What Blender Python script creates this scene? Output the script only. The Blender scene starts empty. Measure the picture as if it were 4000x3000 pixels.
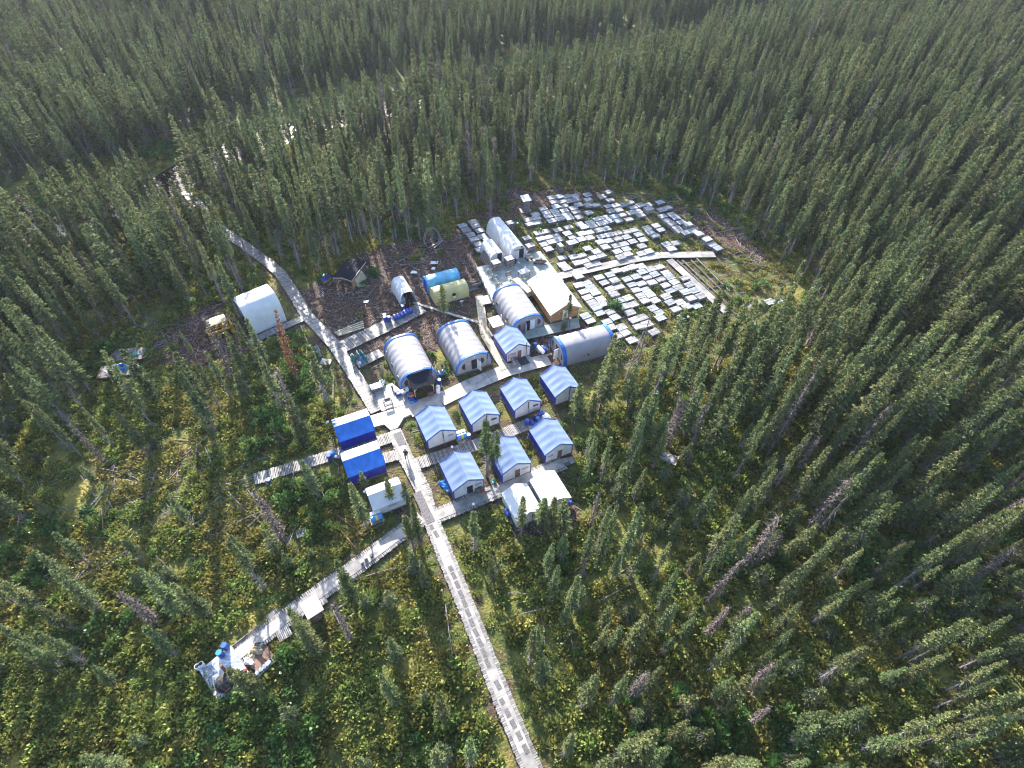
import bpy, math, random
import numpy as np
from mathutils import Vector, Matrix

random.seed(7)
RNG = np.random.default_rng(11)
PI = math.pi
C = bpy.context.scene.collection
SC = bpy.context.scene

# ------------------------------------------------------------------ camera
F, VPX, VPY, CH = 2200.0, 1938.0, 3500.0, 57.0      # focal length and nadir point (photo pixels), flying height (m)
_dn = np.array([VPX - 2000.0, VPY - 1500.0, F]); _dn /= np.linalg.norm(_dn)
_rt = np.cross(_dn, [0, 0, 1.0]); _rt /= np.linalg.norm(_rt)
_fw = np.cross(_rt, _dn)


def G(x, y, z=0.0):
    """ground (or height z) point seen at a photo position: used once, to survey the camp plan"""
    d = np.array([x - 2000.0, y - 1500.0, F])
    q = np.array([d @ _rt, d @ _fw]) / (d @ _dn) * (CH - z)
    return (float(q[0]), float(q[1]))


def proj(X, Y, Z):
    p = np.multiply.outer(X, _rt) + np.multiply.outer(Y, _fw) + np.multiply.outer(CH - Z, _dn)
    return 2000 + F * p[..., 0] / p[..., 2], 1500 + F * p[..., 1] / p[..., 2], p[..., 2]


cam = bpy.data.cameras.new("camera")
cam.sensor_width = 36.0
cam.lens = 36.0 * F / 4000.0
cam.clip_start, cam.clip_end = 0.5, 6000.0
co = bpy.data.objects.new("camera", cam); C.objects.link(co)
axes = [Vector((_rt[i], _fw[i], -_dn[i])) for i in range(3)]
M3 = Matrix((axes[0], -axes[1], -axes[2])).transposed()
co.matrix_world = Matrix.Translation((0, 0, CH)) @ M3.to_4x4()
SC.camera = co

# ------------------------------------------------------------------ light
SUN_EL, SUN_AZ = math.radians(23.5), math.radians(-21.7)      # azimuth from +Y towards +X
sd = Vector((math.sin(SUN_AZ) * math.cos(SUN_EL), math.cos(SUN_AZ) * math.cos(SUN_EL), math.sin(SUN_EL)))
w = bpy.data.worlds.new("World"); SC.world = w; w.use_nodes = True
nt = w.node_tree; nt.nodes.clear()
sky = nt.nodes.new("ShaderNodeTexSky"); sky.sky_type = 'NISHITA'; sky.sun_disc = False
sky.sun_elevation = SUN_EL; sky.sun_rotation = SUN_AZ
bg = nt.nodes.new("ShaderNodeBackground"); bg.inputs[1].default_value = 0.15
wo = nt.nodes.new("ShaderNodeOutputWorld")
nt.links.new(sky.outputs[0], bg.inputs[0]); nt.links.new(bg.outputs[0], wo.inputs[0])
sl = bpy.data.lights.new("sun", 'SUN'); sl.energy = 5.0; sl.angle = math.radians(0.5); sl.color = (1.0, 0.93, 0.82)
so = bpy.data.objects.new("sun", sl); C.objects.link(so); so.location = (-40, 100, 120)
so.rotation_euler = sd.to_track_quat('Z', 'Y').to_euler()
SC.view_settings.view_transform = 'Standard'; SC.view_settings.look = 'None'
SC.view_settings.exposure = 1.85; SC.view_settings.gamma = 1.0
SC.cycles.max_bounces = 6; SC.cycles.diffuse_bounces = 3; SC.cycles.transmission_bounces = 4
SC.cycles.use_denoising = True; SC.cycles.denoising_prefilter = 'ACCURATE'; SC.cycles.filter_width = 1.1

# ------------------------------------------------------------------ materials
MATS = {}


def mat(name, col, rough=0.7, spec=0.4, var=0.15, scale=3.0, bump=0.0, bscale=20.0, metal=0.0, tint=0.35,
        col2=None, transl=0.0, stretch=None, rnd=0.0, hue=0.0):
    if name in MATS: return MATS[name]
    m = bpy.data.materials.new(name); m.use_nodes = True
    t = m.node_tree; N = t.nodes; L = t.links
    b = N["Principled BSDF"]
    b.inputs["Roughness"].default_value = rough; b.inputs["Metallic"].default_value = metal
    b.inputs["Specular IOR Level"].default_value = spec
    tc = N.new("ShaderNodeTexCoord"); mp = N.new("ShaderNodeMapping")
    if stretch: mp.inputs["Scale"].default_value = stretch
    L.new(tc.outputs["Object"], mp.inputs[0])
    no = N.new("ShaderNodeTexNoise"); no.inputs["Scale"].default_value = scale; no.inputs["Detail"].default_value = 5
    L.new(mp.outputs[0], no.inputs["Vector"])
    mx = N.new("ShaderNodeMix"); mx.data_type = 'RGBA'
    c2 = col2 if col2 else tuple(max(0, c * (1 - 2 * var)) for c in col)
    c1 = col if col2 else tuple(c * (1 + var) for c in col)
    mx.inputs[6].default_value = (*c2, 1); mx.inputs[7].default_value = (*c1, 1)
    rmp = N.new("ShaderNodeMapRange"); rmp.inputs[1].default_value = 0.3; rmp.inputs[2].default_value = 0.7
    L.new(no.outputs[0], rmp.inputs[0]); L.new(rmp.outputs[0], mx.inputs[0])
    at = N.new("ShaderNodeAttribute"); at.attribute_name = "tint"
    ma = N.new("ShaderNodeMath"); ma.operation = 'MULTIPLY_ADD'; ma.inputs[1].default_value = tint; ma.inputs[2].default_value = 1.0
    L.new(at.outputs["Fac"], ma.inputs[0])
    hs = N.new("ShaderNodeHueSaturation"); L.new(mx.outputs[2], hs.inputs["Color"])
    val = ma.outputs[0]
    if rnd or hue:
        oi = N.new("ShaderNodeObjectInfo")
        r1 = N.new("ShaderNodeMapRange"); r1.inputs[3].default_value = 1 - rnd; r1.inputs[4].default_value = 1 + rnd
        L.new(oi.outputs["Random"], r1.inputs[0])
        mu = N.new("ShaderNodeMath"); mu.operation = 'MULTIPLY'
        L.new(val, mu.inputs[0]); L.new(r1.outputs[0], mu.inputs[1]); val = mu.outputs[0]
        if hue:
            wn = N.new("ShaderNodeTexWhiteNoise"); wn.noise_dimensions = '1D'
            L.new(oi.outputs["Random"], wn.inputs["W"])
            r2 = N.new("ShaderNodeMapRange"); r2.inputs[3].default_value = 0.5 - hue; r2.inputs[4].default_value = 0.5 + hue
            L.new(wn.outputs[0], r2.inputs[0]); L.new(r2.outputs[0], hs.inputs["Hue"])
    L.new(val, hs.inputs["Value"])
    L.new(hs.outputs[0], b.inputs["Base Color"])
    if bump:
        n2 = N.new("ShaderNodeTexNoise"); n2.inputs["Scale"].default_value = bscale; n2.inputs["Detail"].default_value = 4
        L.new(mp.outputs[0], n2.inputs["Vector"])
        bu = N.new("ShaderNodeBump"); bu.inputs["Strength"].default_value = bump; bu.inputs["Distance"].default_value = 0.05
        L.new(n2.outputs[0], bu.inputs["Height"]); L.new(bu.outputs[0], b.inputs["Normal"])
    if transl:
        tr = N.new("ShaderNodeBsdfTranslucent"); L.new(hs.outputs[0], tr.inputs[0])
        ms = N.new("ShaderNodeMixShader"); ms.inputs[0].default_value = transl
        L.new(b.outputs[0], ms.inputs[1]); L.new(tr.outputs[0], ms.inputs[2])
        L.new(ms.outputs[0], N["Material Output"].inputs[0])
    MATS[name] = m
    return m


WOOD = mat("weathered_wood", (.27, .255, .25), .55, .5, .22, 2.5, .25, 30, tint=.35, stretch=(1, 1, 1))
OLDW = mat("grey_core_wood", (.29, .285, .295), .5, .5, .25, 2.2, .3, 25, tint=.4)
PLY = mat("plywood", (.31, .29, .275), .5, .5, .2, 1.2, .15, 18, tint=.25)
NEWW = mat("new_lumber", (.42, .35, .25), .55, .4, .18, 3, .15, 25, tint=.25)
ORW = mat("lodge_plank", (.50, .27, .11), .55, .4, .25, 2.0, .2, 20, tint=.2, stretch=(.4, .4, 4))
BRNW = mat("brown_wood", (.17, .10, .075), .6, .4, .25, 4, .2, 20)
GRYW = mat("dark_wood", (.19, .165, .16), .65, .4, .3, 4, .3, 20)
GDECK = mat("deck_paint", (.25, .29, .27), .45, .5, .18, .9, .1, 12, tint=.2)
ROOFW = mat("white_metal_roof", (.80, .80, .78), .4, .5, .05, 1.0)
FELT = mat("roof_felt", (.016, .019, .03), .85, .12, .3, 5, .2, 30)
MATD = mat("grip_mat", (.15, .14, .145), .8, .3, .25, 6, .3, 40)
CANV = mat("white_canvas", (.62, .62, .64), .6, .4, .08, 1.4, .35, 5, tint=.1, transl=.12)
WHT = mat("white_tarp", (.64, .64, .66), .5, .5, .06, 1.0, .35, 4, tint=.1, transl=.1)
GREY = mat("grey_fabric", (.30, .285, .31), .40, .5, .05, .5, .15, 3, tint=.12)
PALE = mat("pale_blue_tarp", (.17, .24, .40), .44, .5, .10, .5, .15, 4, tint=.25)
BLUE = mat("blue_tarp", (.012, .13, .48), .42, .5, .15, 1.5, .4, 5, tint=.2)
DBLU = mat("deep_blue_fabric", (.02, .035, .30), .5, .45, .2, 1.5, .3, 6)
TEAL = mat("teal_tarp", (.12, .42, .62), .45, .5, .2, .8, .3, 5)
YELL = mat("yellow_tarp", (.50, .43, .20), .5, .4, .12, .8, .3, 5)
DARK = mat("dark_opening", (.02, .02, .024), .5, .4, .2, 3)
MESHW = mat("window_mesh", (.045, .042, .05), .35, .5, .2, 4)
GREYWIN = mat("grey_window", (.32, .31, .34), .4, .5, .15, 4)
DOORW = mat("white_door", (.68, .68, .70), .45, .5, .06, 2)
REDP = mat("red_paint", (.55, .05, .05), .5, .4, .1, 3)
DRUM = mat("blue_drum", (.02, .06, .33), .35, .5, .2, 4, tint=.3)
DRUML = mat("drum_lid_blue", (.05, .14, .42), .35, .5, .2, 4)
WLID = mat("white_plastic", (.74, .74, .76), .4, .5, .06, 4)
LBLU = mat("light_blue_plastic", (.05, .25, .60), .4, .5, .1, 4)
GCYL = mat("green_cylinder", (.07, .22, .20), .4, .5, .2, 4, tint=.3)
ORNG = mat("orange_plastic", (.75, .12, .03), .45, .5, .12, 4)
RUST = mat("rusty_metal", (.25, .12, .07), .7, .4, .4, 3, .3, 15)
STEEL = mat("bare_steel", (.45, .45, .47), .35, .5, .15, 3, metal=.7)
SHEET = mat("corrugated_sheet", (.60, .64, .70), .3, .6, .22, 1.2, .2, 6, metal=.35, stretch=(1, 5, 1))
CHAR = mat("charred_wood", (.06, .055, .055), .8, .3, .5, 4, .3, 10)
MACH = mat("machine_yellow", (.48, .28, .03), .5, .45, .3, 3)
PIPE = mat("rusty_pipe", (.14, .085, .085), .5, .5, .3, 4)
BLACK = mat("black_rubber", (.02, .02, .022), .55, .4, .3, 4)
ROPE = mat("sack_cloth", (.45, .36, .22), .8, .3, .3, 5, .4, 10)
SKIN = mat("skin", (.45, .27, .20), .5, .4, .05, 5)
COAT = mat("dark_coat", (.03, .025, .035), .8, .2, .3, 8)
TROU = mat("dark_trousers", (.035, .035, .055), .8, .2, .3, 8)
HAIR = mat("dark_hair", (.03, .022, .018), .6, .3, .2, 10)
BARK = mat("spruce_bark", (.20, .175, .18), .85, .25, .3, 6, rnd=.25)
SNAG = mat("dead_wood", (.23, .20, .195), .8, .3, .35, 5, .3, 15, tint=.4, rnd=.2)
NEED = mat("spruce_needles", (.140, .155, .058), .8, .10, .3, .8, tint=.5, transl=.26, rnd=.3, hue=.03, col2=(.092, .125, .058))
LARCH = mat("larch_needles", (.12, .17, .055), .6, .3, .2, 1.0, tint=.4, transl=.35, rnd=.12)
DEADN = mat("rust_needles", (.24, .10, .04), .8, .2, .3, 1.5, tint=.4, transl=.2)
GREYN = mat("bare_twigs", (.13, .10, .09), .85, .2, .3, 2, tint=.35)
LEAF = mat("shrub_leaf", (.24, .245, .070), .75, .12, .25, .9, tint=.5, transl=.3, rnd=.3, hue=.045, col2=(.15, .19, .045))
LEAFY = mat("moss_leaf", (.30, .26, .07), .6, .3, .25, .9, tint=.4, transl=.3, rnd=.25, hue=.02, col2=(.20, .21, .06))
LEAFG = mat("alder_leaf", (.10, .19, .05), .45, .45, .25, .9, tint=.45, transl=.35, rnd=.2, hue=.03)


def ground_mat():
    m = bpy.data.materials.new("forest_floor"); m.use_nodes = True
    t = m.node_tree; N = t.nodes; L = t.links; b = N["Principled BSDF"]
    b.inputs["Roughness"].default_value = .9; b.inputs["Specular IOR Level"].default_value = .2
    tc = N.new("ShaderNodeTexCoord")

    def noise(s, d=6):
        n = N.new("ShaderNodeTexNoise"); n.inputs["Scale"].default_value = s; n.inputs["Detail"].default_value = d
        L.new(tc.outputs["Object"], n.inputs["Vector"]); return n.outputs[0]

    def ramp(x, a, c):
        r = N.new("ShaderNodeMapRange"); r.inputs[1].default_value = a; r.inputs[2].default_value = c
        L.new(x, r.inputs[0]); return r.outputs[0]

    def mix(f, a, c):
        x = N.new("ShaderNodeMix"); x.data_type = 'RGBA'; L.new(f, x.inputs[0])
        for v, i in ((a, 6), (c, 7)):
            if isinstance(v, tuple): x.inputs[i].default_value = (*v, 1)
            else: L.new(v, x.inputs[i])
        return x.outputs[2]
    green = mix(ramp(noise(.9), .35, .65), (.05, .075, .022), (.13, .14, .035))
    green = mix(ramp(noise(.17), .52, .68), green, (.26, .22, .055))
    green = mix(ramp(noise(3.0), .55, .75), green, (.06, .05, .035))
    mud = mix(ramp(noise(1.3), .3, .7), (.035, .022, .019), (.12, .075, .055))
    mud = mix(ramp(noise(5.0), .58, .7), mud, (.27, .22, .19))
    da = N.new("ShaderNodeAttribute"); da.attribute_name = "dirt"
    ad = N.new("ShaderNodeMath"); ad.operation = 'ADD'
    n3 = N.new("ShaderNodeMath"); n3.operation = 'MULTIPLY_ADD'; n3.inputs[1].default_value = .9; n3.inputs[2].default_value = -.45
    L.new(noise(.55), n3.inputs[0]); L.new(da.outputs["Fac"], ad.inputs[0]); L.new(n3.outputs[0], ad.inputs[1])
    L.new(mix(ramp(ad.outputs[0], .35, .6), green, mud), b.inputs["Base Color"])
    bu = N.new("ShaderNodeBump"); bu.inputs["Strength"].default_value = .8; bu.inputs["Distance"].default_value = .25
    L.new(noise(4.0), bu.inputs["Height"]); L.new(bu.outputs[0], b.inputs["Normal"])
    return m


def water_mat():
    m = bpy.data.materials.new("river_water"); m.use_nodes = True
    t = m.node_tree; N = t.nodes; b = N["Principled BSDF"]
    b.inputs["Base Color"].default_value = (.010, .008, .007, 1); b.inputs["Roughness"].default_value = .03
    b.inputs["Specular IOR Level"].default_value = .35
    n = N.new("ShaderNodeTexNoise"); n.inputs["Scale"].default_value = 1.5
    bu = N.new("ShaderNodeBump"); bu.inputs["Strength"].default_value = .05; bu.inputs["Distance"].default_value = .1
    t.links.new(n.outputs[0], bu.inputs["Height"]); t.links.new(bu.outputs[0], b.inputs["Normal"])
    return m


# ------------------------------------------------------------------ mesh helpers
class MB:
    def __init__(s): s.v = []; s.f = []; s.t = []; s.m = []

    def add(s, vs, fs, tint=0.0, m=0):
        o = len(s.v); s.v += [tuple(x) for x in vs]
        for f in fs: s.f.append(tuple(i + o for i in f)); s.t.append(tint); s.m.append(m)

    def hexa(s, c, tint=0.0, m=0):       # 8 corners: bottom 4 ccw, top 4 ccw
        s.add(c, [(3, 2, 1, 0), (4, 5, 6, 7), (0, 1, 5, 4), (1, 2, 6, 5), (2, 3, 7, 6), (3, 0, 4, 7)], tint, m)

    def box(s, cx, cy, z0, sx, sy, sz, rz=0.0, tint=0.0, m=0):
        c, n = math.cos(rz), math.sin(rz); p = []
        for z in (z0, z0 + sz):
            for x, y in ((-sx / 2, -sy / 2), (sx / 2, -sy / 2), (sx / 2, sy / 2), (-sx / 2, sy / 2)):
                p.append((cx + c * x - n * y, cy + n * x + c * y, z))
        s.hexa(p, tint, m)

    def prism(s, poly, z0, z1, tint=0.0, m=0):
        n = len(poly)
        a = sum(poly[i][0] * poly[(i + 1) % n][1] - poly[(i + 1) % n][0] * poly[i][1] for i in range(n))
        if a < 0: poly = poly[::-1]
        vs = [(x, y, z0) for x, y in poly] + [(x, y, z1) for x, y in poly]
        fs = [tuple(range(n))[::-1], tuple(range(n, 2 * n))] + [(i, (i + 1) % n, n + (i + 1) % n, n + i) for i in range(n)]
        s.add(vs, fs, tint, m)

    def beam(s, p, q, w, h, tint=0.0, m=0):
        p, q = Vector(p), Vector(q); d = (q - p)
        if d.length < 1e-6: return
        d.normalize()
        up = Vector((0, 0, 1)) if abs(d.z) < .95 else Vector((1, 0, 0))
        a = d.cross(up).normalized() * (w / 2); b = a.normalized().cross(d) * (h / 2)
        s.hexa([p - a - b, p + a - b, q + a - b, q - a - b, p - a + b, p + a + b, q + a + b, q - a + b], tint, m)

    def tube(s, p, q, r0, r1, n=7, tint=0.0, m=0):
        p, q = Vector(p), Vector(q); d = (q - p).normalized()
        up = Vector((0, 0, 1)) if abs(d.z) < .95 else Vector((1, 0, 0))
        a = d.cross(up).normalized(); b = a.cross(d)
        vs = []
        for c, r in ((p, r0), (q, r1)):
            for i in range(n):
                t = 2 * PI * i / n; vs.append(c + a * (r * math.cos(t)) + b * (r * math.sin(t)))
        s.add(vs, [(i, n + i, n + (i + 1) % n, (i + 1) % n) for i in range(n)] + [tuple(range(n)), tuple(range(2 * n - 1, n - 1, -1))], tint, m)

    def lathe(s, prof, n=16, M=None, tint=0.0, m=0):
        vs = []
        for r, z in prof:
            for i in range(n):
                t = 2 * PI * i / n; v = Vector((r * math.cos(t), r * math.sin(t), z)); vs.append(M @ v if M else v)
        k = len(prof)
        fs = [(j * n + i, j * n + (i + 1) % n, (j + 1) * n + (i + 1) % n, (j + 1) * n + i) for j in range(k - 1) for i in range(n)]
        fs += [tuple(range(n))[::-1], tuple(range((k - 1) * n, k * n))]
        s.add(vs, fs, tint, m)

    def sheet(s, grid, th=.03, tint=0.0, m=0):
        """grid[i][j] of points -> a thin solid sheet"""
        a, b = len(grid), len(grid[0]); P = [[Vector(p) for p in r] for r in grid]
        top, bot = [], []
        for i in range(a):
            for j in range(b):
                du = P[min(i + 1, a - 1)][j] - P[max(i - 1, 0)][j]; dv = P[i][min(j + 1, b - 1)] - P[i][max(j - 1, 0)]
                n = du.cross(dv); n = n.normalized() if n.length > 1e-9 else Vector((0, 0, 1))
                top.append(P[i][j]); bot.append(P[i][j] - n * th)
        o = a * b; ix = lambda i, j: i * b + j; fs = []
        for i in range(a - 1):
            for j in range(b - 1):
                fs.append((ix(i, j), ix(i + 1, j), ix(i + 1, j + 1), ix(i, j + 1)))
                fs.append((o + ix(i, j + 1), o + ix(i + 1, j + 1), o + ix(i + 1, j), o + ix(i, j)))
        for i in range(a - 1):
            fs.append((ix(i, 0), o + ix(i, 0), o + ix(i + 1, 0), ix(i + 1, 0)))
            fs.append((ix(i + 1, b - 1), o + ix(i + 1, b - 1), o + ix(i, b - 1), ix(i, b - 1)))
        for j in range(b - 1):
            fs.append((ix(0, j + 1), o + ix(0, j + 1), o + ix(0, j), ix(0, j)))
            fs.append((ix(a - 1, j), o + ix(a - 1, j), o + ix(a - 1, j + 1), ix(a - 1, j + 1)))
        s.add(top + bot, fs, tint, m)

    def mesh(s, name, mats, smooth=False):
        me = bpy.data.meshes.new(name); me.from_pydata(s.v, [], s.f); me.update()
        for x in (mats if isinstance(mats, (list, tuple)) else [mats]): me.materials.append(x)
        at = me.attributes.new("tint", 'FLOAT', 'FACE'); at.data.foreach_set("value", s.t)
        me.polygons.foreach_set("material_index", s.m)
        if smooth:
            me.shade_smooth(); me.set_sharp_from_angle(angle=math.radians(40))
        return me

    def build(s, name, mats, parent=None, smooth=False, label=None):
        o = bpy.data.objects.new(name, s.mesh(name, mats, smooth)); C.objects.link(o)
        if parent is not None: o.parent = parent
        if label: o["label"] = label
        return o


def tag(o, label=None, cat=None, group=None, kind=None):
    if label: o["label"] = label
    if cat: o["category"] = cat
    if group: o["group"] = group
    if kind: o["kind"] = kind
    return o


def thing(name, label, cat, loc=(0, 0, 0), rz=0.0, group=None):
    o = bpy.data.objects.new(name, None); C.objects.link(o)
    o.empty_display_size = .3
    o.location = (loc[0], loc[1], loc[2] if len(loc) > 2 else 0.0); o.rotation_euler = (0, 0, rz)
    return tag(o, label, cat, group)


def copy_tree(o, parent=None):
    kids = list(o.children)
    c = o.copy(); C.objects.link(c)
    if parent is not None: c.parent = parent
    for k in kids: copy_tree(k, c)
    return c


ORD = "first second third fourth fifth sixth seventh eighth ninth tenth eleventh twelfth thirteenth fourteenth fifteenth sixteenth seventeenth eighteenth nineteenth twentieth".split()
A = math.radians(27.0)                       # the camp's own grid: its rows run 27 degrees off east
UX = np.array([math.cos(A), math.sin(A)]); UY = np.array([-math.sin(A), math.cos(A)])


def z2(ox, oy, k, x, y): return (ox + k * x, oy + k * y)


K1 = 700 / 2212.0; K2 = 400 / 1269.0


def GZ(ox, oy, x, y, z=0.0, k=K1): return G(ox + k * x, oy + k * y, z)


def Q(x, y): return G(x * 4000 / 2212.0, y * 4000 / 2212.0)


def inpoly(X, Y, poly):
    X = np.asarray(X); Y = np.asarray(Y); r = np.zeros(X.shape, bool); n = len(poly)
    for i in range(n):
        x0, y0 = poly[i]; x1, y1 = poly[(i + 1) % n]
        c = ((y0 > Y) != (y1 > Y)) & (X < (x1 - x0) * (Y - y0) / (y1 - y0 + 1e-12) + x0)
        r ^= c
    return r


def distline(X, Y, line):
    X = np.asarray(X, float); Y = np.asarray(Y, float); d = np.full(X.shape, 1e9)
    for (x0, y0), (x1, y1) in zip(line[:-1], line[1:]):
        dx, dy = x1 - x0, y1 - y0; t = np.clip(((X - x0) * dx + (Y - y0) * dy) / (dx * dx + dy * dy), 0, 1)
        d = np.minimum(d, np.hypot(X - x0 - t * dx, Y - y0 - t * dy))
    return d


_vn = RNG.random((256, 256))


def vnoise(X, Y, s):
    x = np.asarray(X) / s + 500; y = np.asarray(Y) / s + 500
    xi = np.floor(x).astype(int); yi = np.floor(y).astype(int); fx = x - xi; fy = y - yi
    fx = fx * fx * (3 - 2 * fx); fy = fy * fy * (3 - 2 * fy)
    g = lambda a, b: _vn[a % 256, b % 256]
    return (g(xi, yi) * (1 - fx) + g(xi + 1, yi) * fx) * (1 - fy) + (g(xi, yi + 1) * (1 - fx) + g(xi + 1, yi + 1) * fx) * fy


# ------------------------------------------------------------------ the plan: river, clearings, paths
RIVER = [Q(-260, 640), Q(-40, 540), Q(120, 478), Q(250, 440), Q(345, 402), Q(440, 345), Q(560, 300), Q(700, 258), Q(850, 228), Q(1000, 200), Q(1180, 160), Q(1350, 128), Q(1560, 92), Q(1760, 52), Q(1930, 14), Q(2080, -20)]
CLEAR = [
    [Q(*p) for p in [(560, 565), (640, 600), (705, 610), (760, 545), (860, 538), (935, 505), (985, 480), (1070, 462), (1110, 400), (1290, 398), (1440, 412), (1550, 455), (1650, 540), (1735, 620), (1740, 680), (1690, 735), (1600, 770), (1500, 785), (1410, 800), (1345, 815), (1290, 825), (1275, 870), (1255, 900), (1262, 1000), (1250, 1120), (1170, 1150), (1080, 1120), (990, 1100), (940, 1130), (860, 1140), (800, 1050), (700, 1015), (690, 920), (720, 860), (690, 800), (640, 740), (560, 745), (500, 700), (520, 650), (570, 630)]],
    [Q(*p) for p in [(500, 690), (560, 745), (500, 790), (440, 800), (330, 790), (300, 840), (215, 838), (150, 770), (230, 730), (330, 720), (420, 650), (520, 640)]],
    [Q(*p) for p in [(370, 425), (415, 430), (430, 470), (470, 510), (400, 510), (345, 460)]],
]
SPARSE = [Q(*p) for p in [(60, 1060), (250, 900), (420, 930), (700, 1010), (800, 1060), (860, 1150), (640, 1210), (420, 1250), (180, 1260), (-60, 1240)]]
MUD = [[Q(*p) for p in [(640, 640), (700, 605), (780, 545), (960, 500), (1010, 480), (1035, 590), (1030, 700), (930, 760), (760, 765), (690, 700)]],
       [Q(*p) for p in [(330, 720), (470, 650), (520, 700), (560, 760), (440, 800), (340, 790)]],
       [Q(*p) for p in [(1010, 470), (1100, 400), (1300, 395), (1330, 420), (1080, 480)]],
       [Q(*p) for p in [(1420, 440), (1550, 460), (1650, 545), (1640, 580), (1500, 500)]],
       [Q(*p) for p in [(1040, 760), (1180, 700), (1260, 700), (1330, 740), (1180, 800)]],
       [Q(*p) for p in [(1080, 1110), (1240, 1060), (1260, 1130), (1120, 1170)]]]
FARBANK = [(a + 2, b + 8.0) for a, b in RIVER]
MARSH = [Q(*p) for p in [(-80, 440), (60, 385), (160, 385), (220, 400), (330, 385), (345, 392), (240, 430), (100, 470), (-60, 520)]]

PATHS = {}                                      # name -> (polyline on the ground, width)
P_MAIN = [G(2100, 3060), G(2075, 3000), G(1968, 2745), G(1900, 2570), G(1816, 2358), G(1740, 2175), G(1678, 2016), G(1656, 1923), G(1588, 1795), G(1540, 1686)]
P_RIVER = [G(1474, 1612), G(1396, 1485), G(1308, 1352), G(1200, 1238), G(1149, 1152), G(1099, 1076), G(1058, 1038), G(1010, 1003), G(960, 965), G(913, 935), G(846, 886), G(777, 805), G(722, 752)]
P_SHEL = [G(1190, 1246), G(1120, 1277), G(1045, 1311), G(975, 1344)]
P_DRUM = [G(1330, 1364), G(1490, 1288), G(1648, 1207)]
P_PROP = [G(1395, 1430), G(1490, 1382)]
P_CROSS = [G(1600, 1610), G(1720, 1568), G(1840, 1509), G(1975, 1453), G(2143, 1408)]
P_UP = [G(1977, 1447), G(1945, 1402), G(1892, 1312), G(1884, 1250), G(1872, 1162)]
P_LEFT = [G(1533, 1712), G(1317, 1777), G(994, 1878)]
P_LEFT2 = [G(1556, 1780), G(1490, 1798)]
P_MID = [G(1612, 1822), G(1849, 1746), G(1960, 1702), G(2078, 1656)]
P_LOW = [G(1690, 2026), G(1920, 1932), G(2120, 1846), G(2200, 1812)]
P_SW = [G(1650, 2028), G(1520, 2122), G(1400, 2213), G(1160, 2386), G(925, 2566)]
P_YARD = [G(2180, 1086), G(2330, 1052), G(2482, 1018), G(2580, 1003), G(2790, 1000)]
P_YARD2 = [G(2612, 1020), G(2720, 1118), G(2836, 1226)]
ALLP = [(P_MAIN, 1.3), (P_RIVER, 1.3), (P_SHEL, 1.2), (P_DRUM, 1.8), (P_PROP, 1), (P_CROSS, 1.7), (P_UP, 1), (P_LEFT, 1.1), (P_LEFT2, 1), (P_MID, 1), (P_LOW, 1.2), (P_SW, 1.3), (P_YARD, 1.2), (P_YARD2, 1.0)]


def path_dist(X, Y):
    d = np.full(np.shape(X), 1e9)
    for l, wd in ALLP: d = np.minimum(d, distline(X, Y, l) - wd)
    return d


def gz(X, Y):
    """height of the ground"""
    X = np.asarray(X, float); Y = np.asarray(Y, float)
    cl = np.zeros(X.shape, bool)
    for p in CLEAR: cl |= inpoly(X, Y, p)
    h = (vnoise(X, Y, 3.1) - .5) * .30 + (vnoise(X, Y, 1.3) - .5) * .16
    h *= np.where(cl, .45, 1.0)
    h = np.minimum(h, .02 + np.clip(path_dist(X, Y), 0, 3) * .15)
    d = distline(X, Y, RIVER)
    return h - 1.5 * np.clip((5.8 - d) / 3.0, 0, 1)


def axis(a, b, step, far):
    c = list(np.arange(a, b + step / 2, step)); g = step; hi, lo = b, a
    while hi < far: g *= 1.5; hi += g; c.append(hi)
    g = step
    while lo > -far: g *= 1.5; lo -= g; c.insert(0, lo)
    return np.array(c)


xs = axis(-110, 110, .9, 3000); ys = axis(-12, 150, .9, 3000)
GX, GY = np.meshgrid(xs, ys); HZ = gz(GX, GY)
nx, ny = len(xs), len(ys)
me = bpy.data.meshes.new("ground")
ii = np.arange(nx * ny).reshape(ny, nx)
quads = np.stack([ii[:-1, :-1], ii[:-1, 1:], ii[1:, 1:], ii[1:, :-1]], -1).reshape(-1, 4)
me.from_pydata(np.stack([GX, GY, HZ], -1).reshape(-1, 3).tolist(), [], quads.tolist())
dirt = np.zeros(GX.shape)
for p in MUD: dirt = np.maximum(dirt, inpoly(GX, GY, p) * .62)
for p in CLEAR: dirt = np.maximum(dirt, inpoly(GX, GY, p) * .34)
dirt = np.where(path_dist(GX, GY) < .6, np.maximum(dirt, .45), dirt)
dirt += np.where(~inpoly(GX, GY, SPARSE), .08, -.05)
for _ in range(2):
    dirt[1:-1, 1:-1] = (dirt[1:-1, 1:-1] + dirt[:-2, 1:-1] + dirt[2:, 1:-1] + dirt[1:-1, :-2] + dirt[1:-1, 2:]) / 5
at = me.attributes.new("dirt", 'FLOAT', 'POINT'); at.data.foreach_set("value", dirt.reshape(-1))
me.materials.append(ground_mat()); me.shade_smooth()
go = bpy.data.objects.new("ground", me); C.objects.link(go)
tag(go, "mossy green and brown forest floor of the camp clearing", kind="structure")

# river
mb = MB(); R = [Vector((*p, 0)) for p in RIVER]; L_, R_ = [], []
for i, p in enumerate(R):
    d = (R[min(i + 1, len(R) - 1)] - R[max(i - 1, 0)]).normalized(); n = Vector((-d.y, d.x, 0)) * 5.2
    L_.append(p + n); R_.append(p - n)
for i in range(len(R) - 1):
    mb.add([(*R_[i].xy, -.55), (*R_[i + 1].xy, -.55), (*L_[i + 1].xy, -.55), (*L_[i].xy, -.55)], [(0, 1, 2, 3)])
tag(mb.build("river", water_mat()), "dark slow river winding behind the camp forest", kind="structure")


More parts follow.
